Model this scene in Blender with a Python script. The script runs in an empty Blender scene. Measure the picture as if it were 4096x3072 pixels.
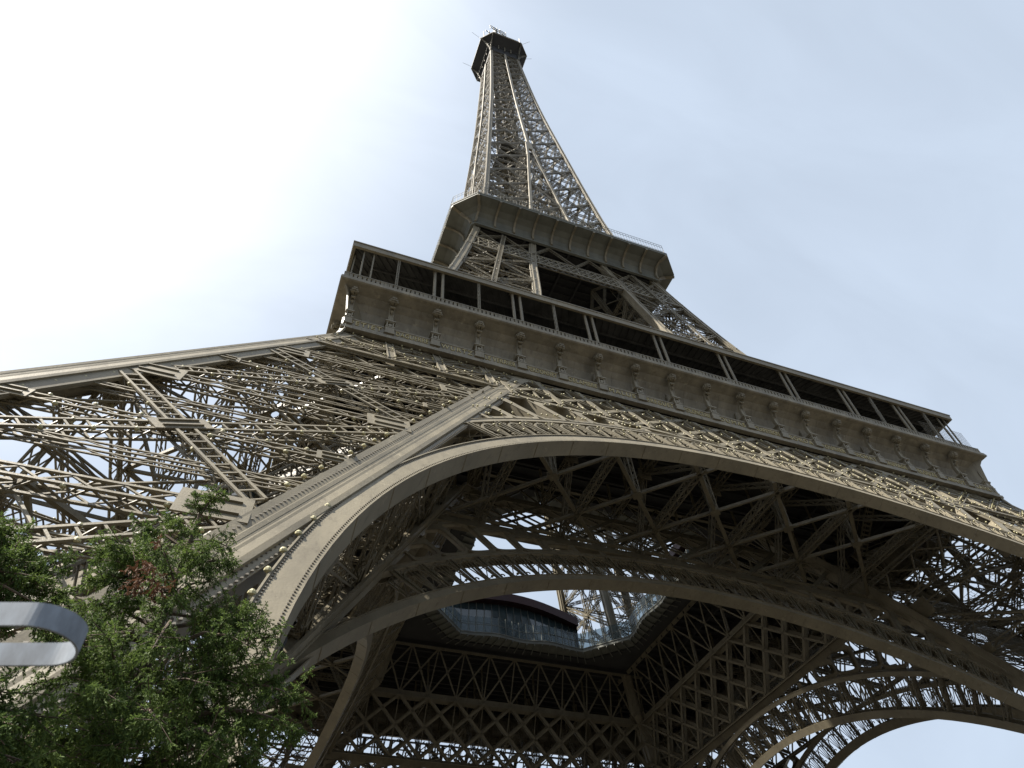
import bpy, math, random
import numpy as np
from mathutils import Vector, Matrix
random.seed(7); rng = np.random.default_rng(11)
sc = bpy.context.scene
nrm0 = lambda v: v/np.linalg.norm(v)
col = sc.collection
V = lambda *a: np.array(a, float)

# ------------------------------------------------------------------ camera
cam_d = bpy.data.cameras.new("camera"); cam = bpy.data.objects.new("camera", cam_d); col.objects.link(cam)
CX, CY, CZ, YAW, PIT, ROL, FPX = -35.5909, -68.7764, 5.3626, 0.4204, 0.8670, -0.0789, 2843.11
GROUND = CZ - 1.65
fw = V(math.sin(YAW)*math.cos(PIT), math.cos(YAW)*math.cos(PIT), math.sin(PIT))
rt0 = V(math.cos(YAW), -math.sin(YAW), 0); up0 = np.cross(rt0, fw)
rt = math.cos(ROL)*rt0 + math.sin(ROL)*up0; up = -math.sin(ROL)*rt0 + math.cos(ROL)*up0
cam.matrix_world = Matrix(((rt[0], up[0], -fw[0], CX), (rt[1], up[1], -fw[1], CY), (rt[2], up[2], -fw[2], CZ), (0, 0, 0, 1)))
cam_d.sensor_width = 36; cam_d.lens = FPX/4096*36
cam_d.clip_start = 0.05; cam_d.clip_end = 6000
sc.camera = cam
def ray(px, py):            # direction of a pixel of the 4096x3072 photograph
    d = fw + (px-2048)/FPX*rt - (py-1536)/FPX*up
    return d/np.linalg.norm(d)

# ------------------------------------------------------------------ sky and sun
SUN = V(-0.58, 0.02, 0.81); SUN /= np.linalg.norm(SUN)
elev = math.asin(SUN[2]); azim = math.atan2(SUN[0], SUN[1])
w = bpy.data.worlds.new("World"); sc.world = w; w.use_nodes = True
nt = w.node_tree; N = nt.nodes; L = nt.links
bg = N["Background"]; bg.inputs[1].default_value = 0.15
sky = N.new("ShaderNodeTexSky"); sky.sky_type = 'NISHITA'; sky.sun_disc = False
sky.sun_elevation = elev; sky.sun_rotation = azim; sky.air_density = 1.0; sky.dust_density = 4.0; sky.ozone_density = 1.0
tc = N.new("ShaderNodeTexCoord")
# thin high haze: brighter and whiter around the veiled sun
dot = N.new("ShaderNodeVectorMath"); dot.operation = 'DOT_PRODUCT'; dot.inputs[1].default_value = nrm0(V(-0.53, 0.19, 0.83))
L.new(tc.outputs['Generated'], dot.inputs[0])
mr = N.new("ShaderNodeMapRange"); mr.interpolation_type = 'SMOOTHERSTEP'
mr.inputs[1].default_value = 0.69; mr.inputs[2].default_value = 1.03; mr.inputs[3].default_value = 0.0; mr.inputs[4].default_value = 1.0
L.new(dot.outputs['Value'], mr.inputs[0])
noi = N.new("ShaderNodeTexNoise"); noi.inputs['Scale'].default_value = 3.0; noi.inputs['Detail'].default_value = 5; noi.inputs['Roughness'].default_value = .5
noi.inputs['Distortion'].default_value = .6
nmp = N.new('ShaderNodeMapping'); nmp.inputs['Rotation'].default_value = (.3, .5, .9); nmp.inputs['Scale'].default_value = (1, 2.6, 1.4); L.new(tc.outputs['Generated'], nmp.inputs[0]); L.new(nmp.outputs[0], noi.inputs['Vector'])
nm = N.new("ShaderNodeMapRange"); nm.inputs[1].default_value = .35; nm.inputs[2].default_value = .7; nm.inputs[3].default_value = .94; nm.inputs[4].default_value = 1.05
L.new(noi.outputs['Fac'], nm.inputs[0])
hz = N.new("ShaderNodeMixRGB"); hz.inputs[1].default_value = (1.34, 1.55, 1.83, 1); hz.inputs[2].default_value = (2.95, 3.05, 3.2, 1)
L.new(mr.outputs[0], hz.inputs[0])
hv = N.new("ShaderNodeVectorMath"); hv.operation = 'SCALE'; L.new(hz.outputs[0], hv.inputs[0]); L.new(nm.outputs[0], hv.inputs['Scale'])
mx = N.new("ShaderNodeMixRGB"); mx.inputs[0].default_value = 0.93
L.new(sky.outputs[0], mx.inputs[1]); L.new(hv.outputs[0], mx.inputs[2]); L.new(mx.outputs[0], bg.inputs[0])
sd = bpy.data.lights.new("sun", 'SUN'); so = bpy.data.objects.new("sun", sd); col.objects.link(so)
sd.energy = 5.0; sd.angle = math.radians(0.6); sd.color = (1.0, .93, .82)
so.rotation_euler = Vector(SUN).to_track_quat('Z', 'Y').to_euler(); so.location = (-60, -60, 90)
sc.view_settings.view_transform = 'Standard'; sc.view_settings.look = 'None'; sc.view_settings.gamma = 1
sc.view_settings.exposure = 1.6

# ------------------------------------------------------------------ materials
def mat(name, c, rough=.6, metal=0., var=.12, scale=.6, fine=True, spec=.4, c2=None, bump=0.):
    m = bpy.data.materials.new(name); m.use_nodes = True; t = m.node_tree; n = t.nodes; l = t.links
    b = n["Principled BSDF"]; b.inputs['Roughness'].default_value = rough; b.inputs['Metallic'].default_value = metal
    b.inputs['Specular IOR Level'].default_value = spec
    g = n.new("ShaderNodeNewGeometry")
    a = n.new("ShaderNodeTexNoise"); a.inputs['Scale'].default_value = scale; a.inputs['Detail'].default_value = 6; a.inputs['Roughness'].default_value = .65
    mp = n.new("ShaderNodeMapping"); mp.inputs['Scale'].default_value = (1, 1, .35)
    l.new(g.outputs['Position'], mp.inputs[0]); l.new(mp.outputs[0], a.inputs['Vector'])
    r = n.new("ShaderNodeMapRange"); r.inputs[1].default_value = .3; r.inputs[2].default_value = .7
    l.new(a.outputs['Fac'], r.inputs[0])
    mix = n.new("ShaderNodeMixRGB"); c2 = c2 or tuple(x*(1-2.2*var) for x in c)
    mix.inputs[1].default_value = (*c2, 1); mix.inputs[2].default_value = (*[min(1, x*(1+var)) for x in c], 1)
    l.new(r.outputs[0], mix.inputs[0])
    last = mix
    if bump:                                    # rain streaks and a few rust stains
        for sc_, lo, hi, tint, am, zz in ((2.6, .54, .70, (c[0]*.42, c[1]*.40, c[2]*.38), .65, .12), (1.1, .67, .76, (.21, .105, .05), .6, .5), (1.7, .60, .64, tuple(min(1, x*1.28) for x in c), .8, 1.)):
            mp2 = n.new("ShaderNodeMapping"); mp2.inputs['Scale'].default_value = (1, 1, zz); l.new(g.outputs['Position'], mp2.inputs[0])
            s2 = n.new("ShaderNodeTexNoise"); s2.inputs['Scale'].default_value = sc_; s2.inputs['Detail'].default_value = 8; s2.inputs['Roughness'].default_value = .7; l.new(mp2.outputs[0], s2.inputs['Vector'])
            r3 = n.new("ShaderNodeMapRange"); r3.inputs[1].default_value = lo; r3.inputs[2].default_value = hi; r3.inputs[4].default_value = am; l.new(s2.outputs['Fac'], r3.inputs[0])
            m3 = n.new("ShaderNodeMixRGB"); m3.inputs[2].default_value = (*tint, 1); l.new(r3.outputs[0], m3.inputs[0]); l.new(last.outputs[0], m3.inputs[1]); last = m3
    l.new(last.outputs[0], b.inputs['Base Color'])
    r2 = n.new("ShaderNodeMapRange"); r2.inputs[3].default_value = rough-.08; r2.inputs[4].default_value = rough+.12
    l.new(a.outputs['Fac'], r2.inputs[0]); l.new(r2.outputs[0], b.inputs['Roughness'])
    if bump:
        bn = n.new("ShaderNodeTexNoise"); bn.inputs['Scale'].default_value = 14; bn.inputs['Detail'].default_value = 4
        l.new(g.outputs['Position'], bn.inputs['Vector'])
        bp = n.new("ShaderNodeBump"); bp.inputs['Strength'].default_value = bump; bp.inputs['Distance'].default_value = .03
        l.new(bn.outputs['Fac'], bp.inputs['Height']); l.new(bp.outputs[0], b.inputs['Normal'])
    return m
M = {
 'iron':  mat('tower_iron', (.134, .117, .079), .5, var=.13, scale=.8, bump=.25),
 'plate': mat('tower_plate', (.172, .151, .106), .5, var=.12, scale=.5, bump=.2),
 'rivet': mat('rivet_iron', (.075, .066, .05), .6, var=.05),
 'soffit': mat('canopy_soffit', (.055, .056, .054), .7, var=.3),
 'cove':  mat('cove_panel', (.195, .176, .134), .6, var=.2, scale=.7, bump=.2),
 'grey':  mat('grey_iron', (.12, .124, .106), .55, var=.15, scale=.5),
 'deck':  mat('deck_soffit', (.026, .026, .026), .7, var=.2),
 'gold':  mat('gilt_letter', (.34, .29, .15), .5, var=.1, scale=4),
 'lamp':  mat('lamp_housing', (.33, .305, .175), .45, var=.05, scale=3),
 'red':   mat('red_cladding', (.035, .011, .012), .5, var=.15),
 'stone': mat('pedestal_stone', (.42, .38, .31), .8, var=.15, scale=.8),
 'bark':  mat('bark', (.09, .065, .045), .9, var=.3, scale=9),
 'zinc':  mat('galvanised_steel', (.18, .21, .25), .55, metal=.1, var=.22, scale=30),
 'ground':mat('gravel_ground', (.06, .055, .045), .95, var=.15, scale=.4),
 'orange':mat('orange_paint', (.6, .16, .02), .6),
}
def leafmat(name, ca, cb, tr):
    m = bpy.data.materials.new(name); m.use_nodes = True; t = m.node_tree; n = t.nodes; l = t.links
    b = n["Principled BSDF"]; b.inputs['Roughness'].default_value = .7; b.inputs['Specular IOR Level'].default_value = .15
    g = n.new("ShaderNodeNewGeometry")
    a = n.new("ShaderNodeTexNoise"); a.inputs['Scale'].default_value = 3.2; a.inputs['Detail'].default_value = 3
    l.new(g.outputs['Position'], a.inputs['Vector'])
    r = n.new("ShaderNodeMapRange"); r.inputs[1].default_value = .35; r.inputs[2].default_value = .65; l.new(a.outputs['Fac'], r.inputs[0])
    ad = n.new("ShaderNodeMath"); ad.operation = 'MULTIPLY_ADD'; ad.inputs[1].default_value = .6; l.new(g.outputs['Random Per Island'], ad.inputs[0])
    m2 = n.new("ShaderNodeMath"); m2.operation = 'MULTIPLY'; m2.inputs[1].default_value = .5; l.new(r.outputs[0], m2.inputs[0]); l.new(m2.outputs[0], ad.inputs[2])
    mix = n.new("ShaderNodeMixRGB"); mix.inputs[1].default_value = (*ca, 1); mix.inputs[2].default_value = (*cb, 1)
    l.new(ad.outputs[0], mix.inputs[0]); l.new(mix.outputs[0], b.inputs['Base Color'])
    tl = n.new("ShaderNodeBsdfTranslucent"); l.new(mix.outputs[0], tl.inputs['Color'])
    ms = n.new("ShaderNodeMixShader"); ms.inputs[0].default_value = tr
    l.new(b.outputs[0], ms.inputs[1]); l.new(tl.outputs[0], ms.inputs[2]); l.new(ms.outputs[0], n['Material Output'].inputs[0])
    return m
M['leaf'] = leafmat('conifer_foliage', (.018, .040, .013), (.115, .165, .040), .35)
M['dead'] = leafmat('dead_foliage', (.065, .033, .018), (.115, .055, .03), .2)
def glass():
    m = bpy.data.materials.new('window_glass'); m.use_nodes = True; n = m.node_tree.nodes; l = m.node_tree.links
    b = n["Principled BSDF"]; b.inputs['Base Color'].default_value = (.10, .12, .13, 1); b.inputs['Roughness'].default_value = .05
    tr = n.new("ShaderNodeBsdfTransparent"); tr.inputs[0].default_value = (.75, .82, .85, 1)
    ms = n.new("ShaderNodeMixShader"); ms.inputs[0].default_value = .28
    l.new(tr.outputs[0], ms.inputs[1]); l.new(b.outputs[0], ms.inputs[2]); l.new(ms.outputs[0], n['Material Output'].inputs[0])
    return m
M['glass'] = glass()
def darkglass():
    m = bpy.data.materials.new('tinted_glass'); m.use_nodes = True; b = m.node_tree.nodes["Principled BSDF"]
    b.inputs['Base Color'].default_value = (.03, .045, .05, 1); b.inputs['Roughness'].default_value = .08; b.inputs['Specular IOR Level'].default_value = .8
    return m
M['dglass'] = darkglass()

# ------------------------------------------------------------------ mesh builder
def nrm(v): return v/np.linalg.norm(v)
class MB:
    def __init__(s): s.b = []; s.V = []; s.F = []; s.nv = 0
    def beam(s, p, q, w, h, n=(0, 0, 1)): s.b.append((*p, *q, w, h, *n))
    def poly(s, vs, fs):
        k = s.nv; s.V.extend([tuple(v) for v in vs]); s.nv += len(vs); s.F.extend([tuple(i+k for i in f) for f in fs])
    def box(s, c, sz):
        x, y, z = c; a, b, d = [t/2 for t in sz]; s.beam((x, y, z-d), (x, y, z+d), sz[0], sz[1], (0, 1, 0))
    def path(s, pts, w, h, n):
        for a, b in zip(pts[:-1], pts[1:]): s.beam(a, b, w, h, n)
    def plate(s, outer, inner, n, t):           # flat ring between two matched outlines, thickness t along n
        m = len(outer); n = np.array(n)*t; O = [np.array(o) for o in outer]; I = [np.array(o) for o in inner]
        vs = O+I+[o+n for o in O]+[i+n for i in I]; f = []
        for i in range(m):
            j = (i+1) % m
            f += [(i, j, m+j, m+i), (2*m+i, 3*m+i, 3*m+j, 2*m+j), (m+i, m+j, 3*m+j, 3*m+i), (i, 2*m+i, 2*m+j, j)]
        s.poly(vs, f)
    def prism(s, pts, off):                     # convex/concave ngon extruded by off
        m = len(pts); P = [np.array(p) for p in pts]; Q = [p+np.array(off) for p in P]
        s.poly(P+Q, [tuple(range(m))[::-1], tuple(range(m, 2*m))]+[(i, (i+1) % m, m+(i+1) % m, m+i) for i in range(m)])
    def tube(s, p, q, r0, r1, k=8):
        p = np.array(p, float); q = np.array(q, float); d = nrm(q-p); a = nrm(np.cross(d, (0, 0, 1) if abs(d[2]) < .9 else (1, 0, 0))); b = np.cross(d, a)
        vs = [p+r0*(math.cos(t)*a+math.sin(t)*b) for t in np.linspace(0, 2*math.pi, k, False)]+[q+r1*(math.cos(t)*a+math.sin(t)*b) for t in np.linspace(0, 2*math.pi, k, False)]
        s.poly(vs, [(i, (i+1) % k, k+(i+1) % k, k+i) for i in range(k)]+[tuple(range(k))[::-1], tuple(range(k, 2*k))])
    def mesh(s, name, m):
        vs = []; 
        if s.b:
            B = np.array(s.b, float); p = B[:, :3]; q = B[:, 3:6]; w = B[:, 6:7]; h = B[:, 7:8]; n = B[:, 8:11]
            d = q-p; ln = np.linalg.norm(d, axis=1); ok = ln > 1e-5; p, q, w, h, n, d, ln = p[ok], q[ok], w[ok], h[ok], n[ok], d[ok], ln[ok]
            d = d/ln[:, None]; n = n-(n*d).sum(1)[:, None]*d; l2 = np.linalg.norm(n, axis=1)
            bad = l2 < 1e-3; n[bad] = np.cross(d[bad], V(1, .3, .2)); n /= np.linalg.norm(n, axis=1)[:, None]
            u = np.cross(n, d)
            c = []
            for e in (p, q):
                for a, b in ((-1, -1), (1, -1), (1, 1), (-1, 1)): c.append(e+a*u*w/2+b*n*h/2)
            A = np.stack(c, 1).reshape(-1, 3); k = len(p)
            fq = np.array([[3, 2, 1, 0], [4, 5, 6, 7], [0, 1, 5, 4], [1, 2, 6, 5], [2, 3, 7, 6], [3, 0, 4, 7]])
            Fq = (fq[None]+8*np.arange(k)[:, None, None]).reshape(-1, 4)
        else: A = np.zeros((0, 3)); Fq = np.zeros((0, 4), int)
        off = len(A); allv = np.concatenate([A, np.array(s.V, float).reshape(-1, 3)])
        loops = np.concatenate([Fq.ravel(), np.array([i+off for f in s.F for i in f], int)]).astype(np.int32)
        tot = np.concatenate([np.full(len(Fq), 4), np.array([len(f) for f in s.F], int)]).astype(np.int32)
        st = np.concatenate([[0], np.cumsum(tot)[:-1]]).astype(np.int32) if len(tot) else np.zeros(0, np.int32)
        me = bpy.data.meshes.new(name); me.vertices.add(len(allv)); me.vertices.foreach_set('co', allv.astype(np.float32).ravel())
        me.loops.add(len(loops)); me.loops.foreach_set('vertex_index', loops)
        me.polygons.add(len(tot)); me.polygons.foreach_set('loop_start', st); me.polygons.foreach_set('loop_total', tot)
        me.polygons.foreach_set('use_smooth',[False]*len(tot)); me.update(calc_edges=True); me.validate(); me.materials.append(M[m] if isinstance(m, str) else m)
        return me
    def build(s, name, m, parent=None, smooth=False):
        me = s.mesh(name, m); o = bpy.data.objects.new(name, me); col.objects.link(o)
        if smooth: me.polygons.foreach_set('use_smooth', [True]*len(me.polygons))
        if parent is not None: o.parent = parent
        return o
def tag(o, label=None, cat=None, group=None, kind=None):
    for k, v in (('label', label), ('category', cat), ('group', group), ('kind', kind)):
        if v: o[k] = v
    return o
def empty(name, loc=(0, 0, 0)):
    o = bpy.data.objects.new(name, None); col.objects.link(o); o.location = loc; return o
def rotk(p, k):             # quarter turns about the tower axis
    x, y, z = p
    return V(*[(x, y, z), (-y, x, z), (-x, -y, z), (y, -x, z)][k % 4])

def lat(m, p, q, n, w=.7, d=.5, t=.09, pitch=.9, style='z', sides=True, back=True):
    """box lattice member: four corner angles and lacing"""
    p = np.array(p, float); q = np.array(q, float); L_ = np.linalg.norm(q-p)
    if L_ < .3: return
    u = (q-p)/L_; n = np.array(n, float); n = nrm(n-n.dot(u)*u); v = np.cross(n, u)
    for a in (-1, 1):
        for b in ((-1, 1) if back else (1,)):
            o = a*v*(w/2-t/2)+b*n*(d/2)
            m.beam(p+o, q+o, t*1.15, t*.8, n)
    k = max(1, int(round(L_/pitch))); ts = np.linspace(0, 1, k+1)
    for b in ((1, -1) if back else (1,)):
        o = b*n*(d/2)
        for i in range(k):
            A = p+(q-p)*ts[i]; B = p+(q-p)*ts[i+1]; s = 1 if i % 2 else -1; e = v*(w/2-t)
            if style == 'l': m.beam(A-e+o, A+e+o, t*.8, t*.5, n)
            else:
                m.beam(A-s*e+o, B+s*e+o, t*.7, t*.4, n)
                if style == 'x': m.beam(A+s*e+o, B-s*e+o, t*.7, t*.4, n)
    if sides and back:
        for a in (-1, 1):
            o = a*v*(w/2-t/2)
            for i in range(k):
                A = p+(q-p)*ts[i]; B = p+(q-p)*ts[i+1]; s = 1 if i % 2 else -1; e = n*(d/2)
                m.beam(A-s*e+o, B+s*e+o, t*.6, t*.4, v)

# ------------------------------------------------------------------ tower profile
def pchip(T):
    xs = V(*[t[0] for t in T]); ys = V(*[t[1] for t in T]); h = np.diff(xs); d = np.diff(ys)/h; n = len(xs); m = np.zeros(n); m[0] = d[0]; m[-1] = d[-1]
    for i in range(1, n-1):
        if d[i-1]*d[i] > 0:
            w1 = 2*h[i]+h[i-1]; w2 = h[i]+2*h[i-1]; m[i] = (w1+w2)/(w1/d[i-1]+w2/d[i])
    def f(x):
        i = min(max(int(np.searchsorted(xs, x))-1, 0), n-2); t = (x-xs[i])/h[i]
        return float((2*t**3-3*t**2+1)*ys[i]+(t**3-2*t**2+t)*h[i]*m[i]+(-2*t**3+3*t**2)*ys[i+1]+(t**3-t**2)*h[i]*m[i+1])
    return f
HoU = pchip([(51.6, 33.85), (57, 31.3), (70, 27.0), (85.2, 22.6), (100, 19.1), (109.5, 17.1), (116, 15.9), (125, 14.4), (133, 13.4), (146, 12.3), (165, 10.9), (185, 9.5), (200, 8.45), (220, 7.25), (240, 6.3), (256, 5.6), (268, 5.15), (290, 4.7)])
HiU = pchip([(51.6, 18.4), (57, 17.0), (70, 13.4), (85, 10.1), (92, 9.1), (101, 8.0), (110, 6.6), (132, 3.9), (146, 2.7), (160, 1.5), (175, .45), (300, .44)])
B = .514; KK = math.hypot(1, B); A_O = 60.37; A_I = 46.0
Ho = lambda z: A_O-B*z if z <= 51.6 else HoU(z)
Hi = lambda z: A_I-B*z if z <= 50.6 else HiU(z)
FN_IN = nrm(V(0, 1, -B))        # inward normal of the front leaning face, tower side
FN = nrm(V(0, -1, B))           # outward

tower = empty('iron_tower', (0, 0, GROUND))
tag(tower, 'giant brown wrought iron lattice tower on four arched legs, seen from below', 'tower')
def place(o):                   # parts built in world space under the tower
    o.parent = tower; o.matrix_parent_inverse = Matrix.Translation((0, 0, -GROUND)); return o

lamps = []                      # (position, outward, size)
def lampline(p, q, pitch, n, off=0., size=.34, jitter=.1):
    p = np.array(p, float); q = np.array(q, float); L_ = np.linalg.norm(q-p); k = int(L_/pitch)
    if k < 1: return
    u = (q-p)/L_; v = np.cross(n, u)
    for i in range(k):
        t = (i+.5+random.uniform(-jitter, jitter))/k
        if random.random() < .07: continue
        lamps.append((p+(q-p)*t+v*off+np.array(n)*.2, np.array(n), size*.54))

# ------------------------------------------------------------------ legs
def chord(m, f, zs, w, nx, ny, side=None, plate=.55, lip=True, wing=None):
    """riveted box chord following f(z); nx, ny: unit vectors pointing into the two leg faces"""
    P = [f(z) for z in zs]
    for a, b in zip(P[:-1], P[1:]):
        m.beam(a, b, w, w, nx)
        if plate:
            for e, o in ((nx, ny), (ny, nx)):       # web plates in the plane of each face
                c = e*(w/2+plate/2)
                m.beam(a+c-o*(w/2-.10), b+c-o*(w/2-.10), plate, .05, o)
                if wing is not None and (e is wing):
                    c4 = -e*(w/2+.22); m.beam(a+c4-o*(w/2-.10), b+c4-o*(w/2-.10), .46, .05, o)
                c2 = e*(w/2+plate)
                m.beam(a+c2-o*(w/2-.18), b+c2-o*(w/2-.18), .06, .22, o)
                c3 = e*(w/2-.02)
                m.beam(a+c3-o*(w/2+.05), b+c3-o*(w/2+.05), .16, .1, o)
                m.beam(a-c3-o*(w/2+.05), b-c3-o*(w/2+.05), .16, .1, o)
def cut(p, q, a=.85, b=.85):
    p = np.array(p, float); q = np.array(q, float); u = nrm(q-p); return p+u*a, q-u*b
def gusset(m, c, u, n, l, h):
    u = nrm(np.array(u, float)); n = np.array(n, float); v = np.cross(n, u)
    m.beam(c-u*l/2, c+u*l/2, h, .06, n)
    for s in (-1, 1):
        m.beam(c-u*l*.35+v*s*h*.25+n*.05, c+u*l*.35+v*s*h*.25+n*.05, .1, .12, n)

LOWN = [8.5, 20.0, 31.7, 41.6]
def make_leg(sx, sy):
    near = (sy < 0)
    leg = MB()
    c = {}
    for i, Wx in enumerate((Hi, Ho)):
        for j, Wy in enumerate((Hi, Ho)):
            c[i, j] = (lambda z, Wx=Wx, Wy=Wy: V(sx*Wx(z), sy*Wy(z), z))
    faces = [  # corner A, corner B, outward normal
        ((0, 1), (1, 1), nrm(V(0, sy, B)), 1), ((1, 0), (1, 1), nrm(V(sx, 0, B)), 1),
        ((0, 0), (1, 0), nrm(V(0, -sy, -B)), 0), ((0, 0), (0, 1), nrm(V(-sx, 0, -B)), 0)]
    for fa, fb, n, outer in faces:
        fA, fB = c[fa], c[fb]
        hero = outer and near and sx < 0 and fa == (0, 1)
        ins = n*.32; gA, gB = fA, fB
        fA = lambda z, g=gA, s=ins: g(z)-s
        fB = lambda z, g=gB, s=ins: g(z)-s
        ph = .7 if hero else .95
        W_ = .8 if outer else .65
        for z0, z1 in zip(LOWN[:-1], LOWN[1:]):
            zm = (z0+z1)/2
            a0, b0, a1, b1 = fA(z0), fB(z0), fA(z1), fB(z1)
            lat(leg, *cut(a0, b1, 1.2, 1.2), n, W_, .55, .105, ph, 'l' if hero else 'z'); lat(leg, *cut(b0, a1, 1.2, 1.2), n, W_, .45, .105, ph, 'l' if hero else 'z')
            lat(leg, *cut(a1, b1), n, W_, .5, .11, ph, 'z')
            am, bm = fA(zm), fB(zm)
            lat(leg, *cut(am, bm), n, .6, .4, .09, ph, 'z')
            # light secondary bracing: quarter members
            cm = (am+bm)/2
            for P_, Q_ in ((a0, (a0+b0)/2), (b0, (a0+b0)/2)):
                pass
            for e0, e1 in ((fA(z0+.25*(z1-z0)), (a0+b0)/2+(cm-(a0+b0)/2)*.5), (fB(z0+.25*(z1-z0)), (a0+b0)/2+(cm-(a0+b0)/2)*.5),
                           (fA(z0+.75*(z1-z0)), (a1+b1)/2+(cm-(a1+b1)/2)*.5), (fB(z0+.75*(z1-z0)), (a1+b1)/2+(cm-(a1+b1)/2)*.5)):
                lat(leg, *cut(e0, e1, .7, 0), n, .42, .3, .07, ph, 'z', sides=False)
            for e0, e1 in ((am, (a0+b0)/2), (bm, (a0+b0)/2), (am, (a1+b1)/2), (bm, (a1+b1)/2)):
                leg.beam(e0-n*.3, e1-n*.3, .09, .09, n)
            gusset(leg, cm+n*.3, b0-a1, n, 2.2, 1.0)
            for e, o_ in ((a1, b1), (b1, a1)):
                gusset(leg, e+nrm(o_-e)*1.75+n*.29, o_-e, n, 2.2, 1.7)
            gusset(leg, am+nrm(bm-am)*1.35+n*.24, bm-am, n, 1.3, .9); gusset(leg, bm+nrm(am-bm)*1.35+n*.24, bm-am, n, 1.3, .9)
            if outer:
                sz = .40 if hero else .34
                for P_, Q_ in ((a0, b1), (b0, a1), (a1, b1), (am, bm)):
                    lampline(P_+nrm(Q_-P_)*1.6, Q_+nrm(P_-Q_)*1.6, 1.55, n, -.38, sz); 
                    if hero: lampline(P_+nrm(Q_-P_)*1.9, Q_+nrm(P_-Q_)*1.6, 2.4, n, .38, sz)
                e = nrm(fB(20)-fA(20))
                lampline(fA(z0+1)+e*1.15, fA(z1-1)+e*1.15, 1.25, n, 0, sz); lampline(fB(z0+1)-e*1.15, fB(z1-1)-e*1.15, 1.35, n, 0, sz)
        # leg foot
        a0, b0, a1, b1 = fA(LOWN[0]), fB(LOWN[0]), fA(GROUND+1.5), fB(GROUND+1.5)
        lat(leg, *cut(a0, b0), n, .8, .5, .12, 1.1, 'z'); lat(leg, *cut(a1, b0), n, .7, .4, .1, 1.1, 'z'); lat(leg, *cut(a0, b1), n, .7, .4, .1, 1.1, 'z')
        # bracing under the first floor girder
        for z in (42.9, 45.6):
            lat(leg, *cut(fA(z), fB(z), .6, .6), n, .5, .4, .09, .8, 'z')
        k = 4
        for i in range(k):
            p0, p1 = fA(42.9)+(fB(42.9)-fA(42.9))*i/k, fA(42.9)+(fB(42.9)-fA(42.9))*(i+1)/k
            q0, q1 = fA(45.6)+(fB(45.6)-fA(45.6))*i/k, fA(45.6)+(fB(45.6)-fA(45.6))*(i+1)/k
            leg.beam(p0, q1, .14, .1, n); leg.beam(p1, q0, .14, .1, n)
        if outer:
            lampline(fA(42.9), fB(42.9), 1.1, n, -.3, .3); lampline(fA(45.6), fB(45.6), 1.1, n, -.3, .3)
    # horizontal diaphragms and inner struts
    for z in LOWN+[14.2, 25.8, 36.6]:
        q = [c[0, 0](z), c[1, 0](z)-V(sx*.5, 0, 0), c[1, 1](z)-V(sx*.5, sy*.5, 0), c[0, 1](z)-V(0, sy*.5, 0)]
        big = z in LOWN
        lat(leg, q[0], q[2], (0, 0, 1), .6 if big else .4, .45, .09, 1.3, 'z'); lat(leg, q[1], q[3], (0, 0, 1), .6 if big else .4, .45, .09, 1.3, 'z')
        if big:
            for i in range(4):
                mid = (q[i]+q[(i+1) % 4])/2; m2 = (q[(i+1) % 4]+q[(i+2) % 4])/2
                leg.beam(mid, m2, .2, .2)
                leg.beam(mid, (q[0]+q[2])/2, .16, .16)
    for z0, z1 in zip(LOWN[:-1], LOWN[1:]):        # space diagonals
        zm = (z0+z1)/2; ctr = (c[0, 0](zm)+c[1, 1](zm))/2
        for i in (0, 1):
            for j in (0, 1):
                leg.beam(c[i, j](z0)-V(sx*.4*i, sy*.4*j, 0), ctr, .13, .13); leg.beam(c[i, j](z1)-V(sx*.4*i, sy*.4*j, 0), ctr, .13, .13)
    L0 = place(leg.build('leg', 'iron'))
    tag(L0)
    # chords
    zs = [GROUND+.8]+[float(z) for z in np.arange(8, 51, 4.2)]+[51.2]
    for i in (0, 1):
        for j in (0, 1):
            m = MB()
            ex = V(sx*(1 if i == 0 else -1), 0, 0); ey = V(0, sy*(1 if j == 0 else -1), 0)
            ctr = lambda z, i=i, j=j: c[i, j](z)-V(sx*(.46*i+(.6 if (i, j) == (0, 1) else 0)), sy*(.46*j+(.6 if (i, j) == (1, 0) else 0)), 0)
            chord(m, ctr, zs, .92, ex, ey, plate=.78, wing=ex if (i, j) == (0, 1) else ey if (i, j) == (1, 0) else None)
            for e_, o_ in ((ex, ey), (ey, ex)):            # cover strips of the box
                for s_ in (-.30, .30, 0):
                    P_ = [ctr(z)+e_*s_-o_*(.46+.03) for z in zs]; m.path(P_, .07 if s_ else .3, .07 if s_ else .03, o_)
            m.build('chord', 'plate').parent = L0
    # lift tracks: two girders along the leg axis
    m = MB(); fc = lambda z, a: V(sx*((Hi(z)+Ho(z))/2+a), sy*((Hi(z)+Ho(z))/2-a), z)
    for a in (-1.9, 1.9):
        lat(m, fc(GROUND+1, a), fc(50, a), (sx, sy, 0), .5, 1.5, .14, 1.2, 'x')
    for z in np.arange(GROUND+2, 50, 1.1):
        m.beam(fc(z, -1.9), fc(z, 1.9), .16, .2)
    m.build('lift_track', 'iron').parent = L0
    # stair flights zigzagging inside the leg
    m = MB(); z = GROUND+1.5; k = 0
    while z < 50:
        cx = lambda zz, t: V(sx*(Hi(zz)+3.0+8.5*t), sy*(Hi(zz)+3.2), zz) if (sx*sy > 0) else V(sx*(Hi(zz)+3.2), sy*(Hi(zz)+3.0+8.5*t), zz)
        a, b_ = (0, 1) if k % 2 else (1, 0)
        p, q = cx(z, a), cx(z+2.6, b_); nn = V(0, 1, 0) if sx*sy > 0 else V(1, 0, 0)
        for s in (-.5, .5):
            m.beam(p+nn*s, q+nn*s, .22, .05, nn); m.beam(p+nn*s+V(0, 0, 1), q+nn*s+V(0, 0, 1), .06, .06, nn)
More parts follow.
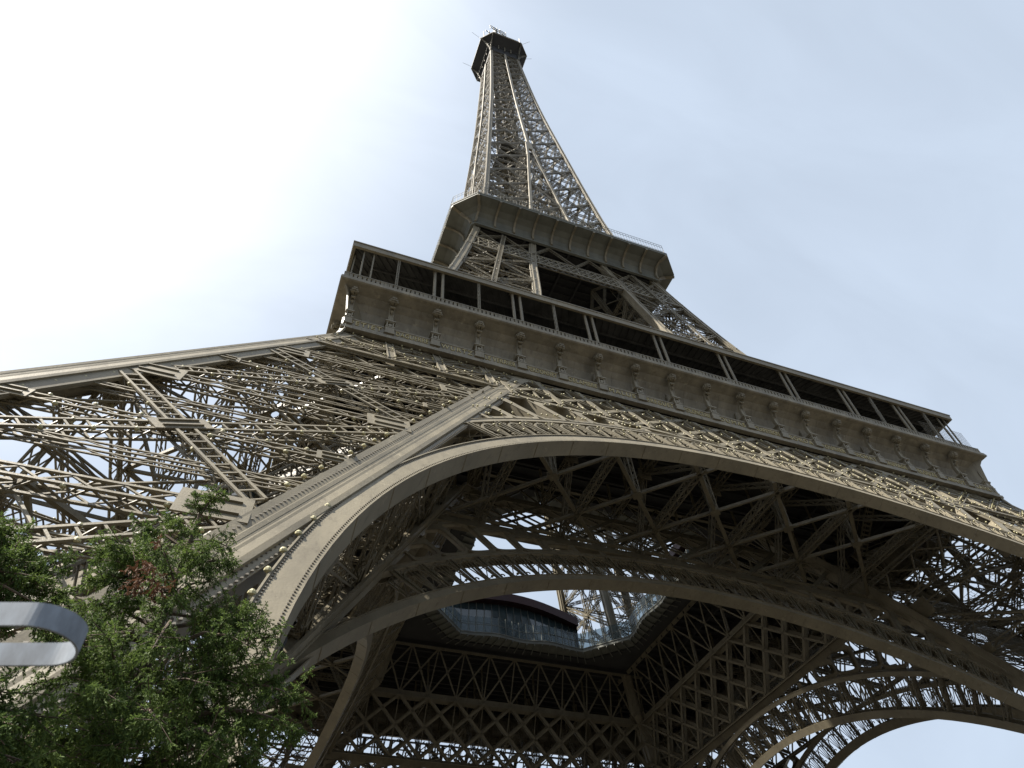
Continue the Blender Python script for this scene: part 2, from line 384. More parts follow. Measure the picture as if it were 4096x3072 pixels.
        for t in np.linspace(0, 1, 14):
            r = p+(q-p)*t; m.beam(r-nn*.5, r+nn*.5, .26, .04, (0, 0, 1))
            if int(t*13) % 3 == 0:
                for s in (-.5, .5): m.beam(r+nn*s, r+nn*s+V(0, 0, 1), .04, .04, nn)
        z += 2.6; k += 1
    m.build('stair', 'iron').parent = L0
    # protective wire netting panels in the leg
    for (z0, z1) in ((16, 19.5), (27, 31), (36.8, 41)):
        for f2 in (lambda t, z: V(sx*(Hi(z)+2+t*9), sy*(Hi(z)+1.2), z), lambda t, z: V(sx*(Hi(z)+1.2), sy*(Hi(z)+2+t*9), z)):
            m = MB()
            for t in np.linspace(0, 1, 31): m.beam(f2(t, z0), f2(t, z1), .022, .022)
            for z in np.linspace(z0, z1, 13): m.beam(f2(0, z), f2(1, z), .022, .022)
            m.build('wire_netting', 'iron').parent = L0
    # stone pedestal blocks
    for i in (0, 1):
        for j in (0, 1):
            m = MB(); p = c[i, j](GROUND+.8); m.beam(p-V(0, 0, 2.0), p+V(0, 0, .35), 4.2, 4.2, (0, 1, 0)); m.beam(p+V(0, 0, .35), p+V(0, 0, .8), 2.6, 2.6, (0, 1, 0)); m.build('pedestal', 'stone').parent = L0
for sx in (-1, 1):
    for sy in (-1, 1): make_leg(sx, sy)

# ------------------------------------------------------------------ arches
def make_arch(k, outer):
    A_ = A_O if outer else A_I
    R, S0, RX = (35.23, 11.45, 38.75) if outer else (40.3, 4.0, 44.4)
    DEP = .98
    P = lambda x, s, off=0.: rotk(V(x, -(A_-B*s/KK), s/KK)+FN_IN*off, k)      # in-plane coordinates
    n = rotk(FN, k); W_ = Hi
    def limit(th):                          # largest radius before chord or girder bottom
        th = abs(th)
        best = 80
        for r in np.arange(34, 70, .25):
            x, s = r*math.sin(th), S0+r*math.cos(th); z = s/KK
            if z > (44.3 if outer else 43.1) or x > (A_I-B*z)-(.55 if outer else .45): best = r; break
        return best
    th_max = next(t for t in np.arange(.3, 1.6, .01) if limit(t) < RX)     # ring runs into the chord
    band = MB()
    # intrados band: face plate, soffit plate, back plate
    ths = list(np.arange(-92, 93, 2.0)); pts = []
    for t in ths:
        a = math.radians(t); pts.append((R*math.sin(a), S0+R*math.cos(a)))
    s_end = (GROUND+1)*KK
    pts = [(pts[0][0], s_end)]+pts+[(pts[-1][0], s_end)]
    def rail(m, pts, off0, wid, dep, d0, lipdark=False):
        def nn(i):
            a = pts[max(i-1, 0)]; b = pts[min(i+1, len(pts)-1)]; t = nrm(V(b[0]-a[0], b[1]-a[1])); return V(-t[1], t[0])
        ring = []
        for i, (x, s) in enumerate(pts):
            q = nn(i)
            for (r_, o_) in ((off0, d0), (off0+wid, d0), (off0+wid, d0+dep), (off0, d0+dep)):
                ring.append(P(x+q[0]*r_, s+q[1]*r_, o_))
        f = []
        for i in range(len(pts)-1):
            for j in range(4):
                f.append((4*i+j, 4*i+(j+1) % 4, 4*i+4+(j+1) % 4, 4*i+4+j))
        f += [(3, 2, 1, 0), (4*len(pts)-4, 4*len(pts)-3, 4*len(pts)-2, 4*len(pts)-1)]
        m.poly(ring, f)
    wid = .95 if outer else .7
    rail(band, pts, 0.03, wid, .07, 0)                   # face
    rail(band, pts, -.03, .06, DEP, -.05)                # soffit sheet
    rail(band, pts, 0.03, wid, .07, DEP-.12)             # back face
    rail(band, pts, wid-.02, .06, .2, -.06)              # top lip
    for j in range(3, len(pts)-3, 3):                    # joint straps
        x, s = pts[j]; a = math.atan2(x, s-S0); 
        band.beam(P(x*.9997, S0+(s-S0)*.9997, -.03), P(x*.9997, S0+(s-S0)*.9997, DEP-.08), .05, .10, n)
    a_obj = place(band.build('arch', 'plate'))
    # extrados ring
    m = MB(); tm = math.degrees(th_max)
    ep = [(RX*math.sin(math.radians(t)), S0+RX*math.cos(math.radians(t))) for t in np.arange(-tm, tm+.1, 2)]
    rail(m, ep, -.22, .44, .07, 0); rail(m, ep, .2, .06, DEP, -.04); rail(m, ep, -.26, .05, DEP*.5, -.04); rail(m, ep, -.22, .44, .07, DEP-.12)
    m.build('arch_ring', 'plate').parent = a_obj
    # ring panels with fan scrollwork
    m = MB(); r0, r1 = R+wid, RX-.22; pit = 4.0; npan = int(tm/pit)
    if not outer: pit = 3.5; npan = int(tm/pit)
    pr = lambda th, r, o=0.: P(r*math.sin(th), S0+r*math.cos(th), o)
    def arc(th0, r_, ddx, ddr, o): pass
    for i in range(-npan-1, npan+1):
        t0, t1 = math.radians(i*pit), math.radians((i+1)*pit); tc_ = (t0+t1)/2
        for t in (t0,):
            if abs(math.degrees(t)) < tm-.5:
                for s_ in (-.16, .16):
                    m.beam(pr(t+s_/R, r0), pr(t+s_/R, r1), .1, .09, n); m.beam(pr(t+s_/R, r0, DEP-.15), pr(t+s_/R, r1, DEP-.15), .1, .09, n)
                m.beam(pr(t, r0, .1), pr(t, r1, .1), .3, .04, n)
                q = 5
                for b_ in range(q):
                    rr0, rr1 = r0+(r1-r0)*b_/q, r0+(r1-r0)*(b_+1)/q
                    m.beam(pr(t, rr0, .05 if b_ % 2 else DEP-.15), pr(t, rr1, DEP-.15 if b_ % 2 else .05), .06, .05, n)
        lim = min(limit(t0), limit(t1))
        if abs(math.degrees(tc_)) > tm-2.2: continue
        hw = (t1-t0)/2*(r0+r1)/2-.22
        loc = lambda a, b_, o=0.03: pr(tc_+a/((r0+r1)/2), r0+b_, o)
        Hh = r1-r0
        # horseshoe
        hr = hw*.86; cy = Hh-hr-.32
        arcp = [loc(hr*math.sin(t), cy+hr*math.cos(t)) for t in np.linspace(-1.9, 1.9, 13)]
        m.path(arcp, .14, .07, n)
        # spokes from the foot
        for s_ in (-.55, -.18, .18, .55):
            m.beam(loc(s_*.15, 0), loc(hr*math.sin(s_*1.25), cy+hr*math.cos(s_*1.25)), .065, .06, n)
        m.beam(loc(-hw*.95, .1), loc(-hr*.93, cy-.1), .07, .06, n); m.beam(loc(hw*.95, .1), loc(hr*.93, cy-.1), .07, .06, n)
        # spirals in the four corners
        for (cx_, cy_, rr, s_) in ((-hw+.27, Hh-.3, .25, 1), (hw-.27, Hh-.3, .25, -1), (-hw+.32, .36, .28, 1), (hw-.32, .36, .28, -1)):
            sp = [loc(cx_+s_*rr*(1-.13*j)*math.cos(.75*j+2.6), cy_+rr*(1-.13*j)*math.sin(.75*j+2.6)*(1 if cy_ > 1 else -1)) for j in range(7)]
            m.path(sp, .085, .06, n)
        m.beam(loc(0, Hh-.3), loc(0, Hh), .08, .06, n)
        if outer and k == 0:
            lamps.append((pr(t0+.2*pit/57, r0+.55, -.2), n, .15)); lamps.append((pr(t0+.5*pit/57, r1-.9, -.2), n, .15)); lamps.append((pr(t0+.75*pit/57, r0+1.5, -.15), n, .14))
    m.build('scrollwork', 'iron').parent = a_obj
    # spandrel plate with long rounded openings
    nsp = int(tm/pit)
    m = MB()
    for i in range(-nsp-1, nsp+1):
        if i == 0: m.build('spandrel', 'plate').parent = a_obj; m = MB()
        t0, t1 = math.radians(i*pit), math.radians((i+1)*pit); tc_ = (t0+t1)/2
        if abs(math.degrees(tc_)) > tm: continue
        ra, rb = RX+.2, min(limit(tc_), 60)
        lA, lB = limit(t0), limit(t1)
        if rb-ra < .35: continue
        if rb-ra < 1.5:
            m.beam(pr(t0, ra), pr(t0, lA), .5, .06, n); continue
        hwid = (t1-t0)/2; nseg = 20; outl = []; inn = []
        rc = (hwid*(ra+rb)/2)-(.30 if outer else .2)                    # half width of the opening in metres
        c0 = ra+.35+rc*.3; c1 = rb-(.45 if outer else .3)-rc*.6
        if c1 < c0+.1: c1 = c0+.1
        tq = lambda a, r_: (tc_+a/((ra+rb)/2), r_)
        for j in range(nseg):
            ang = 2*math.pi*j/nseg; sx_, cx_ = math.sin(ang), math.cos(ang)
            ex = rc*np.sign(sx_)*abs(sx_)**.8; ey = (c1 if cx_ > 0 else c0)+(rc*1.3 if cx_ > 0 else .3)*cx_
            inn.append(pr(*tq(ex, min(ey, rb-.25))))
            f = sx_/max(abs(sx_), abs(cx_)); g = cx_/max(abs(sx_), abs(cx_)); th = tc_+f*hwid
            top = lA+(lB-lA)*(f+1)/2; r_ = ra+(max(top, ra+.3)-ra)*(g+1)/2
            outl.append(pr(th, r_))
        m.plate(outl, inn, -n, .08)
        # deep side walls
        for j in range(nseg):
            a, b_ = inn[j], inn[(j+1) % nseg]; dq = DEP if outer else .35; m.poly([a, b_, b_-n*dq, a-n*dq], [(0, 1, 2, 3)])
        if outer and k == 0:
            for j in range(1, nseg, 2): 
                if random.random() < .8: lamps.append((inn[j]+(inn[(j+nseg//2) % nseg]-inn[j])*.06+n*.12, n, .15))
    m.build('spandrel', 'plate').parent = a_obj
    if outer and k in (0,):
        for t in range(-100, -69, 2):
            a = math.radians(t) if t > -90 else math.radians(-90)
            s = S0+(R+1.05)*math.cos(a) if t > -90 else S0-(-90-t)*.65
            lamps.append((P((R+1.05)*math.sin(a), s, -.05), n, .23))
for k in range(4):
    make_arch(k, True); make_arch(k, False)

# ------------------------------------------------------------------ girders under the first floor
BAY = 3.8378
def make_girder(k, outer):
    A_ = A_O if outer else A_I
    P = lambda x, z, o=0.: rotk(V(x, -(A_-B*z), z)+FN_IN*o, k)
    n = rotk(FN, k); zb, zt = (44.75, 50.9) if outer else (44.2, 50.5)
    m = MB(); w_ = Hi(zb)
    # flanges
    hb = 1.05 if not outer else .55
    m.beam(P(-w_, zb-.25*(1 if outer else 2)), P(w_, zb-.25*(1 if outer else 2)), hb, .12, n); m.beam(P(-w_, zb-.25, .45), P(w_, zb-.25, .45), .12, .9, n)
    if not outer: m.beam(P(-w_, 44.8), P(w_, 44.8), .16, .3, n)
    wt = Hi(zt); we = Ho(zt) if outer else Hi(zt)
    m.beam(P(-we, zt-.05), P(we, zt-.05), .2 if outer else 1.15, .12, n); m.beam(P(-we, zt-.1, .45), P(we, zt-.1, .45), .12, .9, n)
    def inside(x, z): return abs(x) <= Hi(z)+.2
    def clip(p, q):
        (x0, z0), (x1, z1) = p, q; ts = [t for t in np.linspace(0, 1, 41) if inside(x0+(x1-x0)*t, z0+(z1-z0)*t)]
        if len(ts) < 4: return None
        a, b_ = ts[0], ts[-1]; return ((x0+(x1-x0)*a, z0+(z1-z0)*a), (x0+(x1-x0)*b_, z0+(z1-z0)*b_))
    for i in range(-7, 8):
        x = i*BAY
        v = clip((x, zb), (x, zt))
        if v:
            if outer: m.beam(P(*v[0], .02), P(*v[1], .02), .16, .1, n)
            else: m.beam(P(*v[0], .1), P(*v[1], .1), .12, .1, n)
        for s_ in (-1, 1):
            d = clip((x, zb), (x+s_*2*BAY, zt))
            if not d: continue
            if outer and s_ < 0:
                # double thin bars with lamps
                p, q = P(*d[0]), P(*d[1]); u = nrm(q-p); v2 = np.cross(n, u)
                for e in (-.3, .3): m.beam(p+v2*e, q+v2*e, .11, .22, n)
                if k in (0, 3): lampline(p, q, .95, n, .1, .27); lampline(p, q, 1.3, n, .55, .27)
            else:
                m.beam(P(*d[0], -.04 if s_ > 0 else .08), P(*d[1], -.04 if s_ > 0 else .08), .48 if outer else .42, .08, n)
                m.beam(P(*d[0], .7), P(*d[1], .7), .3, .08, n)
        if outer and i % 1 == 0:
            v = clip((x+.3*BAY, zt), (x+.42*BAY, zb))
            if v: m.beam(P(*v[0], -.1), P(*v[1], -.1), .52, .08, n)
    if outer:
        if k == 0: lampline(P(-w_+1, zb+.35), P(w_-1, zb+.35), .8, n, 0, .27)
        # part over the legs: posts and crossed bars up to the frieze
        for s_ in (-1, 1):
            z0, z1 = 46.1, 52.0
            for j, x in enumerate((22.7, 26.65, 30.55, 34.45)):
                if x > Ho(z1)-.0: 
                    continue
                x0 = min(x, Ho(z0)-.3); m.beam(P(s_*x, z0), P(s_*x, z1), .62, .12, n); m.beam(P(s_*x, z0, .5), P(s_*x, z1, .5), .62, .1, n)
                for e in (-.28, .28): m.beam(P(s_*x+e, z0, -.08), P(s_*x+e, z1, -.08), .08, .14, n)
            for j in range(-1, 5):
                x = 18.9+j*3.92
                for d_ in (-1, 1):
                    aa, bb = (x, z0), (x+d_*2*3.92, z1)
                    ts = [t for t in np.linspace(0, 1, 41) if Hi(aa[1]+(bb[1]-aa[1])*t) <= aa[0]+(bb[0]-aa[0])*t <= Ho(aa[1]+(bb[1]-aa[1])*t)]
                    if len(ts) < 4: continue
                    f = lambda t: (s_*(aa[0]+(bb[0]-aa[0])*t), aa[1]+(bb[1]-aa[1])*t)
                    p, q = P(*f(ts[0])), P(*f(ts[-1])); u = nrm(q-p); v2 = np.cross(n, u)
                    for e in (-.28, .28): m.beam(p+v2*e, q+v2*e, .1, .2, n)
                    lampline(p, q, 1.0, n, .1, .27)
            for z in (46.1, 52.0, 49.1):
                m.beam(P(s_*Hi(z), z), P(s_*Ho(z), z), .3, .12, n)
                m.beam(P(s_*Hi(z), z-.45), P(s_*Ho(z), z-.45), .14, .2, n)
            lampline(P(s_*Hi(46.4), 46.4), P(s_*Ho(46.4), 46.4), .9, n, 0, .27)
    g = place(m.build('girder', 'iron'))
    if not outer:                               # upper tier carrying the well edge
        m = MB(); z0, z1 = 50.7, 56.0
        Q = lambda x, z, o=0.: rotk(V(x, -(A_I-B*z), z)+FN_IN*o, k)
        wz = A_I-B*z0
        for i in range(-5, 6):
            x = i*BAY
            if abs(x) < wz: m.beam(Q(x, z0), Q(x*.95, z1), .14, .14, n)
            if i < 5:
                for a, b_ in ((x, x+BAY), (x+BAY, x)):
                    if max(abs(a), abs(b_)) < wz+.5: m.beam(Q(a, z0, .05), Q(b_*.95, z1, .05), .2, .1, n)
        m.beam(Q(-wz, z1), Q(wz, z1), .5, .3, n)
        m.build('upper_tier', 'iron').parent = g
for k in range(4):
    make_girder(k, True); make_girder(k, False)

# horizontal wind bracing between the planes, transverse frames
for k in range(4):
    m = MB(); z = 44.6; yo, yi = A_O-B*z, A_I-B*z; ym = (yo+yi)/2; hw = (yo-yi)/2
    for i in range(-2, 3):
        x = i*2*BAY
        for s_ in (-1, 1):
            m.beam(rotk(V(x-s_*BAY*1.0-0, -ym-hw, z), k)*1, rotk(V(x+s_*hw, -ym+hw, z), k), .34 if s_ < 0 else .3, .3) if False else None
            m.beam(rotk(V(x-s_*(hw-2.3), -yo+2.3, z), k), rotk(V(x+s_*(hw-.6), -yi-.6, z), k), .32 if s_ > 0 else .22, .28)
        m.beam(rotk(V(x, -ym, z-.2), k), rotk(V(x, -ym, z+.2), k), .8, .8, (1, 1, 0))
        lat(m, rotk(V(x, -ym, z+.3), k), rotk(V(x-2, -yo+5.0, 55.8), k), rotk(V(0, 1, 0), k), .5, .5, .09, .9, 'z')
        lat(m, rotk(V(x, -ym, z+.3), k), rotk(V(x+2, -yi-4.0, 55.8), k), rotk(V(0, 1, 0), k), .5, .5, .09, .9, 'z')
    for i in (-2.5, -1.5, -.5, .5, 1.5, 2.5):
        x = i*2*BAY; e1 = rotk(V(1, 0, 0), k); Wd = .8
        lat(m, rotk(V(x, -yo+2.6, z+.2), k), rotk(V(x, -yi-.6, z+.2), k), e1, .8, .5, .1, .8, 'x')
        y2o, y2i = A_O-B*51, A_I-B*51
        lat(m, rotk(V(x, -y2o+.4, 51), k), rotk(V(x, -y2i, 51), k), e1, .7, .5, .1, .9, 'z')
        lat(m, rotk(V(x, -yo+2.6, z+.3), k), rotk(V(x, -(y2o+y2i)/2, 51), k), e1, .5, .4, .09, .9, 'z')
        lat(m, rotk(V(x, -yi, z), k), rotk(V(x, -(y2o+y2i)/2, 51), k), e1, .5, .4, .09, .9, 'z')
        m.beam(rotk(V(x, -(y2o+y2i)/2, 50.2), k), rotk(V(x, -(y2o+y2i)/2, 51.4), k), .1, 1.3, e1)
        for y in np.linspace(y2i+.5, y2o-1, 5): m.beam(rotk(V(x, -y, 51), k), rotk(V(x, -y, 56), k), .2, .2)
    place(m.build('floor_bracing', 'iron'))

# ------------------------------------------------------------------ first floor deck with central well
m = MB(); w0, w1, z = 33.2, 13.9, 56.2
ch = 4.9
def well(o): h = w1+o; c_ = ch; return [(-h+c_, -h), (h-c_, -h), (h, -h+c_), (h, h-c_), (h-c_, h), (-h+c_, h), (-h, h-c_), (-h, -h+c_)]
out = [(-w0, -w0), (w0, -w0), (w0, -w0), (w0, w0), (w0, w0), (-w0, w0), (-w0, w0), (-w0, -w0)]
out = [(-w0+.01, -w0), (w0-.01, -w0), (w0, -w0+.01), (w0, w0-.01), (w0-.01, w0), (-w0+.01, w0), (-w0, w0-.01), (-w0, -w0+.01)]
m.plate([(x, y, z) for x, y in out], [(x, y, z) for x, y in well(1.2)], (0, 0, 1), .7)
for i in range(-22, 23):
    y = i*1.5
    for s_ in (-1, 1):
        if abs(y) > 15.5: m.beam(V(0 if s_ > 0 else -33, y, z-.25), V(33 if s_ > 0 else 0, y, z-.25), .12, .45)
        else: m.beam(V(s_*17, y, z-.25), V(s_*33, y, z-.25), .12, .45)
for x in (-30, -25, -20.5, 20.5, 25, 30):
    m.beam(V(x, -33, z-.6), V(x, 33, z-.6), .3, .8); m.beam(V(-33, x, z-.6), V(33, x, z-.6), .3, .8)
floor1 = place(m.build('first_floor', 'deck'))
# well edge walkway with wavy fascia and glass rail
edge = []
for a, b_ in zip(well(0), well(0)[1:]+well(0)[:1]):
    a = V(*a); b_ = V(*b_); L_ = np.linalg.norm(b_-a); kx = int(L_/1.05); nn = V(-(b_-a)[1], (b_-a)[0])/L_
    for i in range(kx):
        t = i/kx; bulge = .75*math.sin(2*math.pi*t)**2*math.cos(math.pi*(t-.5))*(-1) if L_ > 10 else 0
        edge.append(a+(b_-a)*t-nn*bulge)
m = MB(); ne = len(edge); E3 = lambda i, s_, z: V(edge[i % ne][0]*s_, edge[i % ne][1]*s_, z)
for i in range(ne):
    j = i+1
    m.poly([E3(i, 1, 56.6), E3(j, 1, 56.6), E3(j, 1, 57.1), E3(i, 1, 57.1), E3(i, 1.0, 56.6), E3(j, 1.0, 56.6), E3(j, 1.16, 56.3), E3(i, 1.16, 56.3), E3(i, 1.16, 57.1), E3(j, 1.16, 57.1)],
           [(0, 1, 2, 3), (4, 5, 6, 7), (3, 2, 9, 8)])
    m.beam(E3(i, .998, 57.05), E3(j, .998, 57.05), .08, .12); m.beam(E3(i, 1.0, 56.5), E3(i, 1.15, 56.2), .1, .3)
wk = m.build('well_walkway', 'grey'); wk.parent = floor1
m = MB(); m2 = MB()
for i in range(ne):
    a, b_ = E3(i, 1.0, 57.12), E3(i+1, 1.0, 57.12); h = V(0, 0, 2.3)
    m.prism([a*.9995+V(0, 0, 0), b_*.9995, b_*.9995+h, a*.9995+h], nrm(V(a[0], a[1], 0))*.03)
    m2.beam(a, a+h+V(0, 0, .1), .07, .09)
    m2.beam(a+V(0, 0, 1.1), b_+V(0, 0, 1.1), .06, .06)
m.build('glass_rail', 'glass').parent = floor1; m2.build('rail_post', 'grey').parent = floor1

# ------------------------------------------------------------------ first floor gallery
HL = 35.35
prof = [(34.12, 51.40), (34.55, 51.42), (34.55, 51.72), (34.42, 51.82), (34.42, 52.02), (34.30, 52.08), (34.30, 52.78), (34.38, 52.84), (34.38, 52.95), (33.3, 52.97), (33.12, 53.3), (33.0, 54.2), (33.08, 54.9), (33.32, 55.6), (33.72, 56.15), (34.3, 56.55), (35.02, 56.78), (35.30, 56.82), (35.42, 56.9), (35.42, 57.12), (35.36, 57.2), (35.36, 57.34), (33.0, 57.36)]
m = MB()
ring = []
for h, z in prof: ring += [V(-h, -h, z), V(h, -h, z), V(h, h, z), V(-h, h, z)]
fs = []
for i in range(len(prof)-1):
    for j in range(4): fs.append((4*i+j, 4*i+(j+1) % 4, 4*i+4+(j+1) % 4, 4*i+4+j))
m.poly(ring, fs)
for k in range(4):
    for i in range(-9, 9):                       # cover strips of the cove sheets
        x = (i+.5)*BAY
        for a, b_ in zip(prof[10:16], prof[11:17]):
            m.beam(rotk(V(x, -a[0]-.01, a[1]), k), rotk(V(x, -b_[0]-.01, b_[1]), k), .05, .03, rotk(V(0, -1, 0), k))
gal = place(m.build('gallery_frieze', 'cove'))
gal['label'] = 'curved cove band around the first floor'
# console: scrolled bracket, one mesh, copied
m = MB()
m.box((0, -34.16, 52.42), (.74, .8, .72)); m.box((0, -34.18, 52.10), (.86, .8, .14)); m.box((0, -34.16, 52.86), (.82, .84, .12))
for s_ in (-1, 1): m.box((s_*.25, -34.1, 53.28), (.11, .76, .74))
m.box((0, -33.9, 53.28), (.4, .6, .74)); m.box((0, -34.1, 53.74), (.86, .92, .14)); m.box((0, -34.08, 53.62), (.74, .84, .1))
m.tube((0, -34.50, 53.22), (0, -34.2, 53.22), .16, .16, 10)
shaft = [(34.38, 53.8), (34.26, 54.3), (34.24, 54.9), (34.32, 55.4), (34.50, 55.8), (34.76, 56.1)]
for (a, z0), (b_, z1) in zip(shaft[:-1], shaft[1:]):
    m.poly([V(x, -y, z) for x in (-.22, .22) for (y, z) in ((a, z0), (b_, z1), (b_-.26, z1), (a-.26, z0))], [(0, 1, 2, 3), (7, 6, 5, 4), (0, 4, 5, 1), (1, 5, 6, 2), (3, 2, 6, 7), (0, 3, 7, 4)])
    for s_ in (-.17, .17): m.beam(V(s_, -a-.015, z0), V(s_, -b_-.015, z1), .06, .05, (0, -1, 0))
for x, r in ((-.34, .30), (-.24, .38), (-.11, .43), (.11, .38), (.22, .30)):
    m.tube((x, -34.72, 56.22), (x+.11, -34.72, 56.22), r, r, 14)
m.tube((-.43, -34.72, 56.22), (.43, -34.72, 56.22), .14, .14, 10)
for t in np.linspace(-.9, 1.7, 7):
    m.beam(V(-.2, -34.72-.42*math.cos(t), 56.22+.42*math.sin(t)), V(.2, -34.72-.42*math.cos(t), 56.22+.42*math.sin(t)), .1, .09, (0, -math.cos(t), math.sin(t)))
m.beam(V(0, -34.55, 55.72), V(0, -34.72, 55.35), .42, .12, (0, -1, 0)); m.tube((0, -34.45, 55.2), (0, -34.36, 54.98), .17, .05, 8)
con_me = m.mesh('console', 'plate')
for k in range(4):
    for i in range(-9, 9):
        o = bpy.data.objects.new('console', con_me); col.objects.link(o); o.parent = tower
        if i == -9:
            o.matrix_local = Matrix.Translation((0, 0, -GROUND)) @ Matrix.Rotation(k*math.pi/2, 4, 'Z') @ Matrix.Translation((-34.05, 0, 0)) @ Matrix.Diagonal((.8, 1, 1, 1))
        else: o.matrix_local = Matrix.Translation((0, 0, -GROUND)) @ Matrix.Rotation(k*math.pi/2, 4, 'Z') @ Matrix.Translation((i*BAY, 0, 0))
# corner fins running from frieze down to the chord
for k in range(4):
    m = MB()
    P_ = [(34.28, 53.0), (34.28, 52.2), (34.34, 51.2), (34.6, 50.2), (35.05, 49.2)]
    m.path([rotk(V(-h, -h, z), k) for h, z in P_], .5, .16, rotk(nrm(V(-1, -1, .3)), k))
    O_ = [(34.9, 56.6), (34.58, 56.0), (34.5, 55.3), (34.40, 54.4), (34.30, 53.5), (34.28, 52.8), (33.0, 52.8), (32.9, 54.5), (33.2, 56), (33.6, 56.6)]
    m.prism([rotk(V(-h-.06, -h+.06, z), k) for h, z in O_], rotk(V(.12, -.12, 0), k))
    m.build('corner_fin', 'plate').parent = gal
# the surnames in raised gilt letters along the front
NAMES = ["PETIET", "DAGUERRE", "WURTZ", "LE VERRIER", "PERDONNET", "DELAMBRE", "MALUS", "BREGUET", "POLONCEAU", "DUMAS", "CLAPEYRON", "BORDA", "FOURIER", "BICHAT", "SAUVAGE", "PELOUZE", "CARNOT", "LAME"]
for i, nme in enumerate(NAMES):
    cu = bpy.data.curves.new('name_lettering', 'FONT'); cu.body = nme if nme != "LAME" else "LAM\u00c9"; cu.size = .74; cu.extrude = .04; cu.align_x = 'CENTER'; cu.align_y = 'CENTER'
    cu.space_character = 1.25 if len(nme) < 8 else 1.08
    tmp = bpy.data.objects.new('tmp', cu); col.objects.link(tmp)
    dg = bpy.context.evaluated_depsgraph_get(); me = bpy.data.meshes.new_from_object(tmp.evaluated_get(dg)); wd = tmp.dimensions[0]
    bpy.data.objects.remove(tmp)
    me.name = 'name_lettering'; me.materials.clear(); me.materials.append(M['gold'])
    o = bpy.data.objects.new('name_lettering', me); col.objects.link(o); o.parent = tower
    sx_ = min(1, 2.72/max(wd, .1))
    o.matrix_local = Matrix.Translation(((i-8.5)*BAY, -34.34, 52.43-GROUND)) @ Matrix.Rotation(math.pi/2, 4, 'X') @ Matrix.Diagonal((sx_, 1, 1, 1))
# balustrade
m = MB()
for k in range(4):
    R_ = lambda x, y, z: rotk(V(x, y, z), k); y = -35.12
    m.beam(R_(-35.2, y, 58.12), R_(35.2, y, 58.12), .14, .12); m.beam(R_(-35.2, y, 57.42), R_(35.2, y, 57.42), .1, .1)
    x = -35.0
    while x < 35.1:
        for j in range(9):
            xx = x+j*BAY/10
            if xx < 35.1:
                m.beam(R_(xx, y, 57.4), R_(xx, y, 58.1), .26 if j % 9 else .42, .1, rotk(V(0, -1, 0), k))
                m.beam(R_(xx, y, 57.92), R_(xx, y, 58.06), .28, .06, rotk(V(0, -1, 0), k))
        x += BAY*.9
place(m.build('balustrade', 'iron'))
# canopy posts
post = MB(); thin = MB(); post.tube((0, -34.75, 57.3), (0, -34.6, 63.3), .16, .14, 10); post.beam((0, -34.75, 57.3), (0, -34.75, 57.65), .4, .4); post.beam((0, -34.6, 63.05), (0, -34.6, 63.3), .36, .36); post_me = post.mesh('canopy_post', 'iron')
lat(thin, (0, -34.75, 57.3), (0, -34.75, 63.3), (0, -1, 0), .22, .18, .05, .3, 'z', sides=False); thin_me = thin.mesh('lattice_post', 'iron'); thin2 = MB(); thin2.beam((0, -34.7, 57.3), (0, -34.6, 63.3), .13, .13); thin2_me = thin2.mesh('slender_post', 'iron')
def postcopy(me, x, k):
    o = bpy.data.objects.new(me.name, me); col.objects.link(o); o.parent = tower; o.matrix_local = Matrix.Translation((0, 0, -GROUND)) @ Matrix.Rotation(k*math.pi/2, 4, 'Z') @ Matrix.Translation((x, 0, 0))
for k in range(4):
    for i in (-7, -5, -3, -1, 1, 3, 5, 7):
        for s_ in (-.38, .38):
            postcopy(post_me, i*BAY+s_, k)
    for i in (-8, -6, -4, 6, 8):
        postcopy(thin_me, i*BAY, k)
    for x in (-33.9, -33.0, 33.0, 33.9):
        postcopy(thin2_me, x, k)
# canopy
HC, ZC = 35.0, 63.76
m = MB()
sq = lambda h, z: [V(-h, -h, z), V(h, -h, z), V(h, h, z), V(-h, h, z)]
m.plate(sq(HC, ZC-.75), sq(HC-.25, ZC-.75), (0, 0, 1), .75)
m.plate(sq(HC+.06, ZC-.12), sq(HC-.3, ZC-.12), (0, 0, 1), .14)
can = place(m.build('canopy_fascia', 'plate'))
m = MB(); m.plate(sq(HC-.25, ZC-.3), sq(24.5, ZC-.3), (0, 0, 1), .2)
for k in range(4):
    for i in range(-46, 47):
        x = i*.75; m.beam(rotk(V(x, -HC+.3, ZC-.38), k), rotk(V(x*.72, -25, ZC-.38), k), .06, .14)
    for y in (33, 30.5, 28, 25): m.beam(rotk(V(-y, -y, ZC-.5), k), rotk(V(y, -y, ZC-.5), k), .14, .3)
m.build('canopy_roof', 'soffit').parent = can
# restaurant walls behind the gallery
for k in range(4):
    m = MB(); m.beam(rotk(V(-21, -27.5, 57), k), rotk(V(-21, -27.5, 63.4), k), .2, .2)
    for i in range(-7, 8): m.beam(rotk(V(i*3, -27.3, 57), k), rotk(V(i*3, -27.3, 63.4), k), .2, .3, rotk(V(0, 1, 0), k))
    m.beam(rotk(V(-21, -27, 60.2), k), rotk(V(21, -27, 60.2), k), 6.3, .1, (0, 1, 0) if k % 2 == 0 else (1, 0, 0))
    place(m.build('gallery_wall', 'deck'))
# wire mesh safety screens of the gallery ends
m = MB()
for x in np.arange(28.8, 35.0, .28): m.beam(V(x, -34.9, 58.1), V(x, -34.8, 61), .018, .018)
for z in np.arange(58.3, 61, .28): m.beam(V(28.8, -34.85, z), V(35, -34.85, z), .018, .018)
place(m.build('safety_netting', 'iron'))

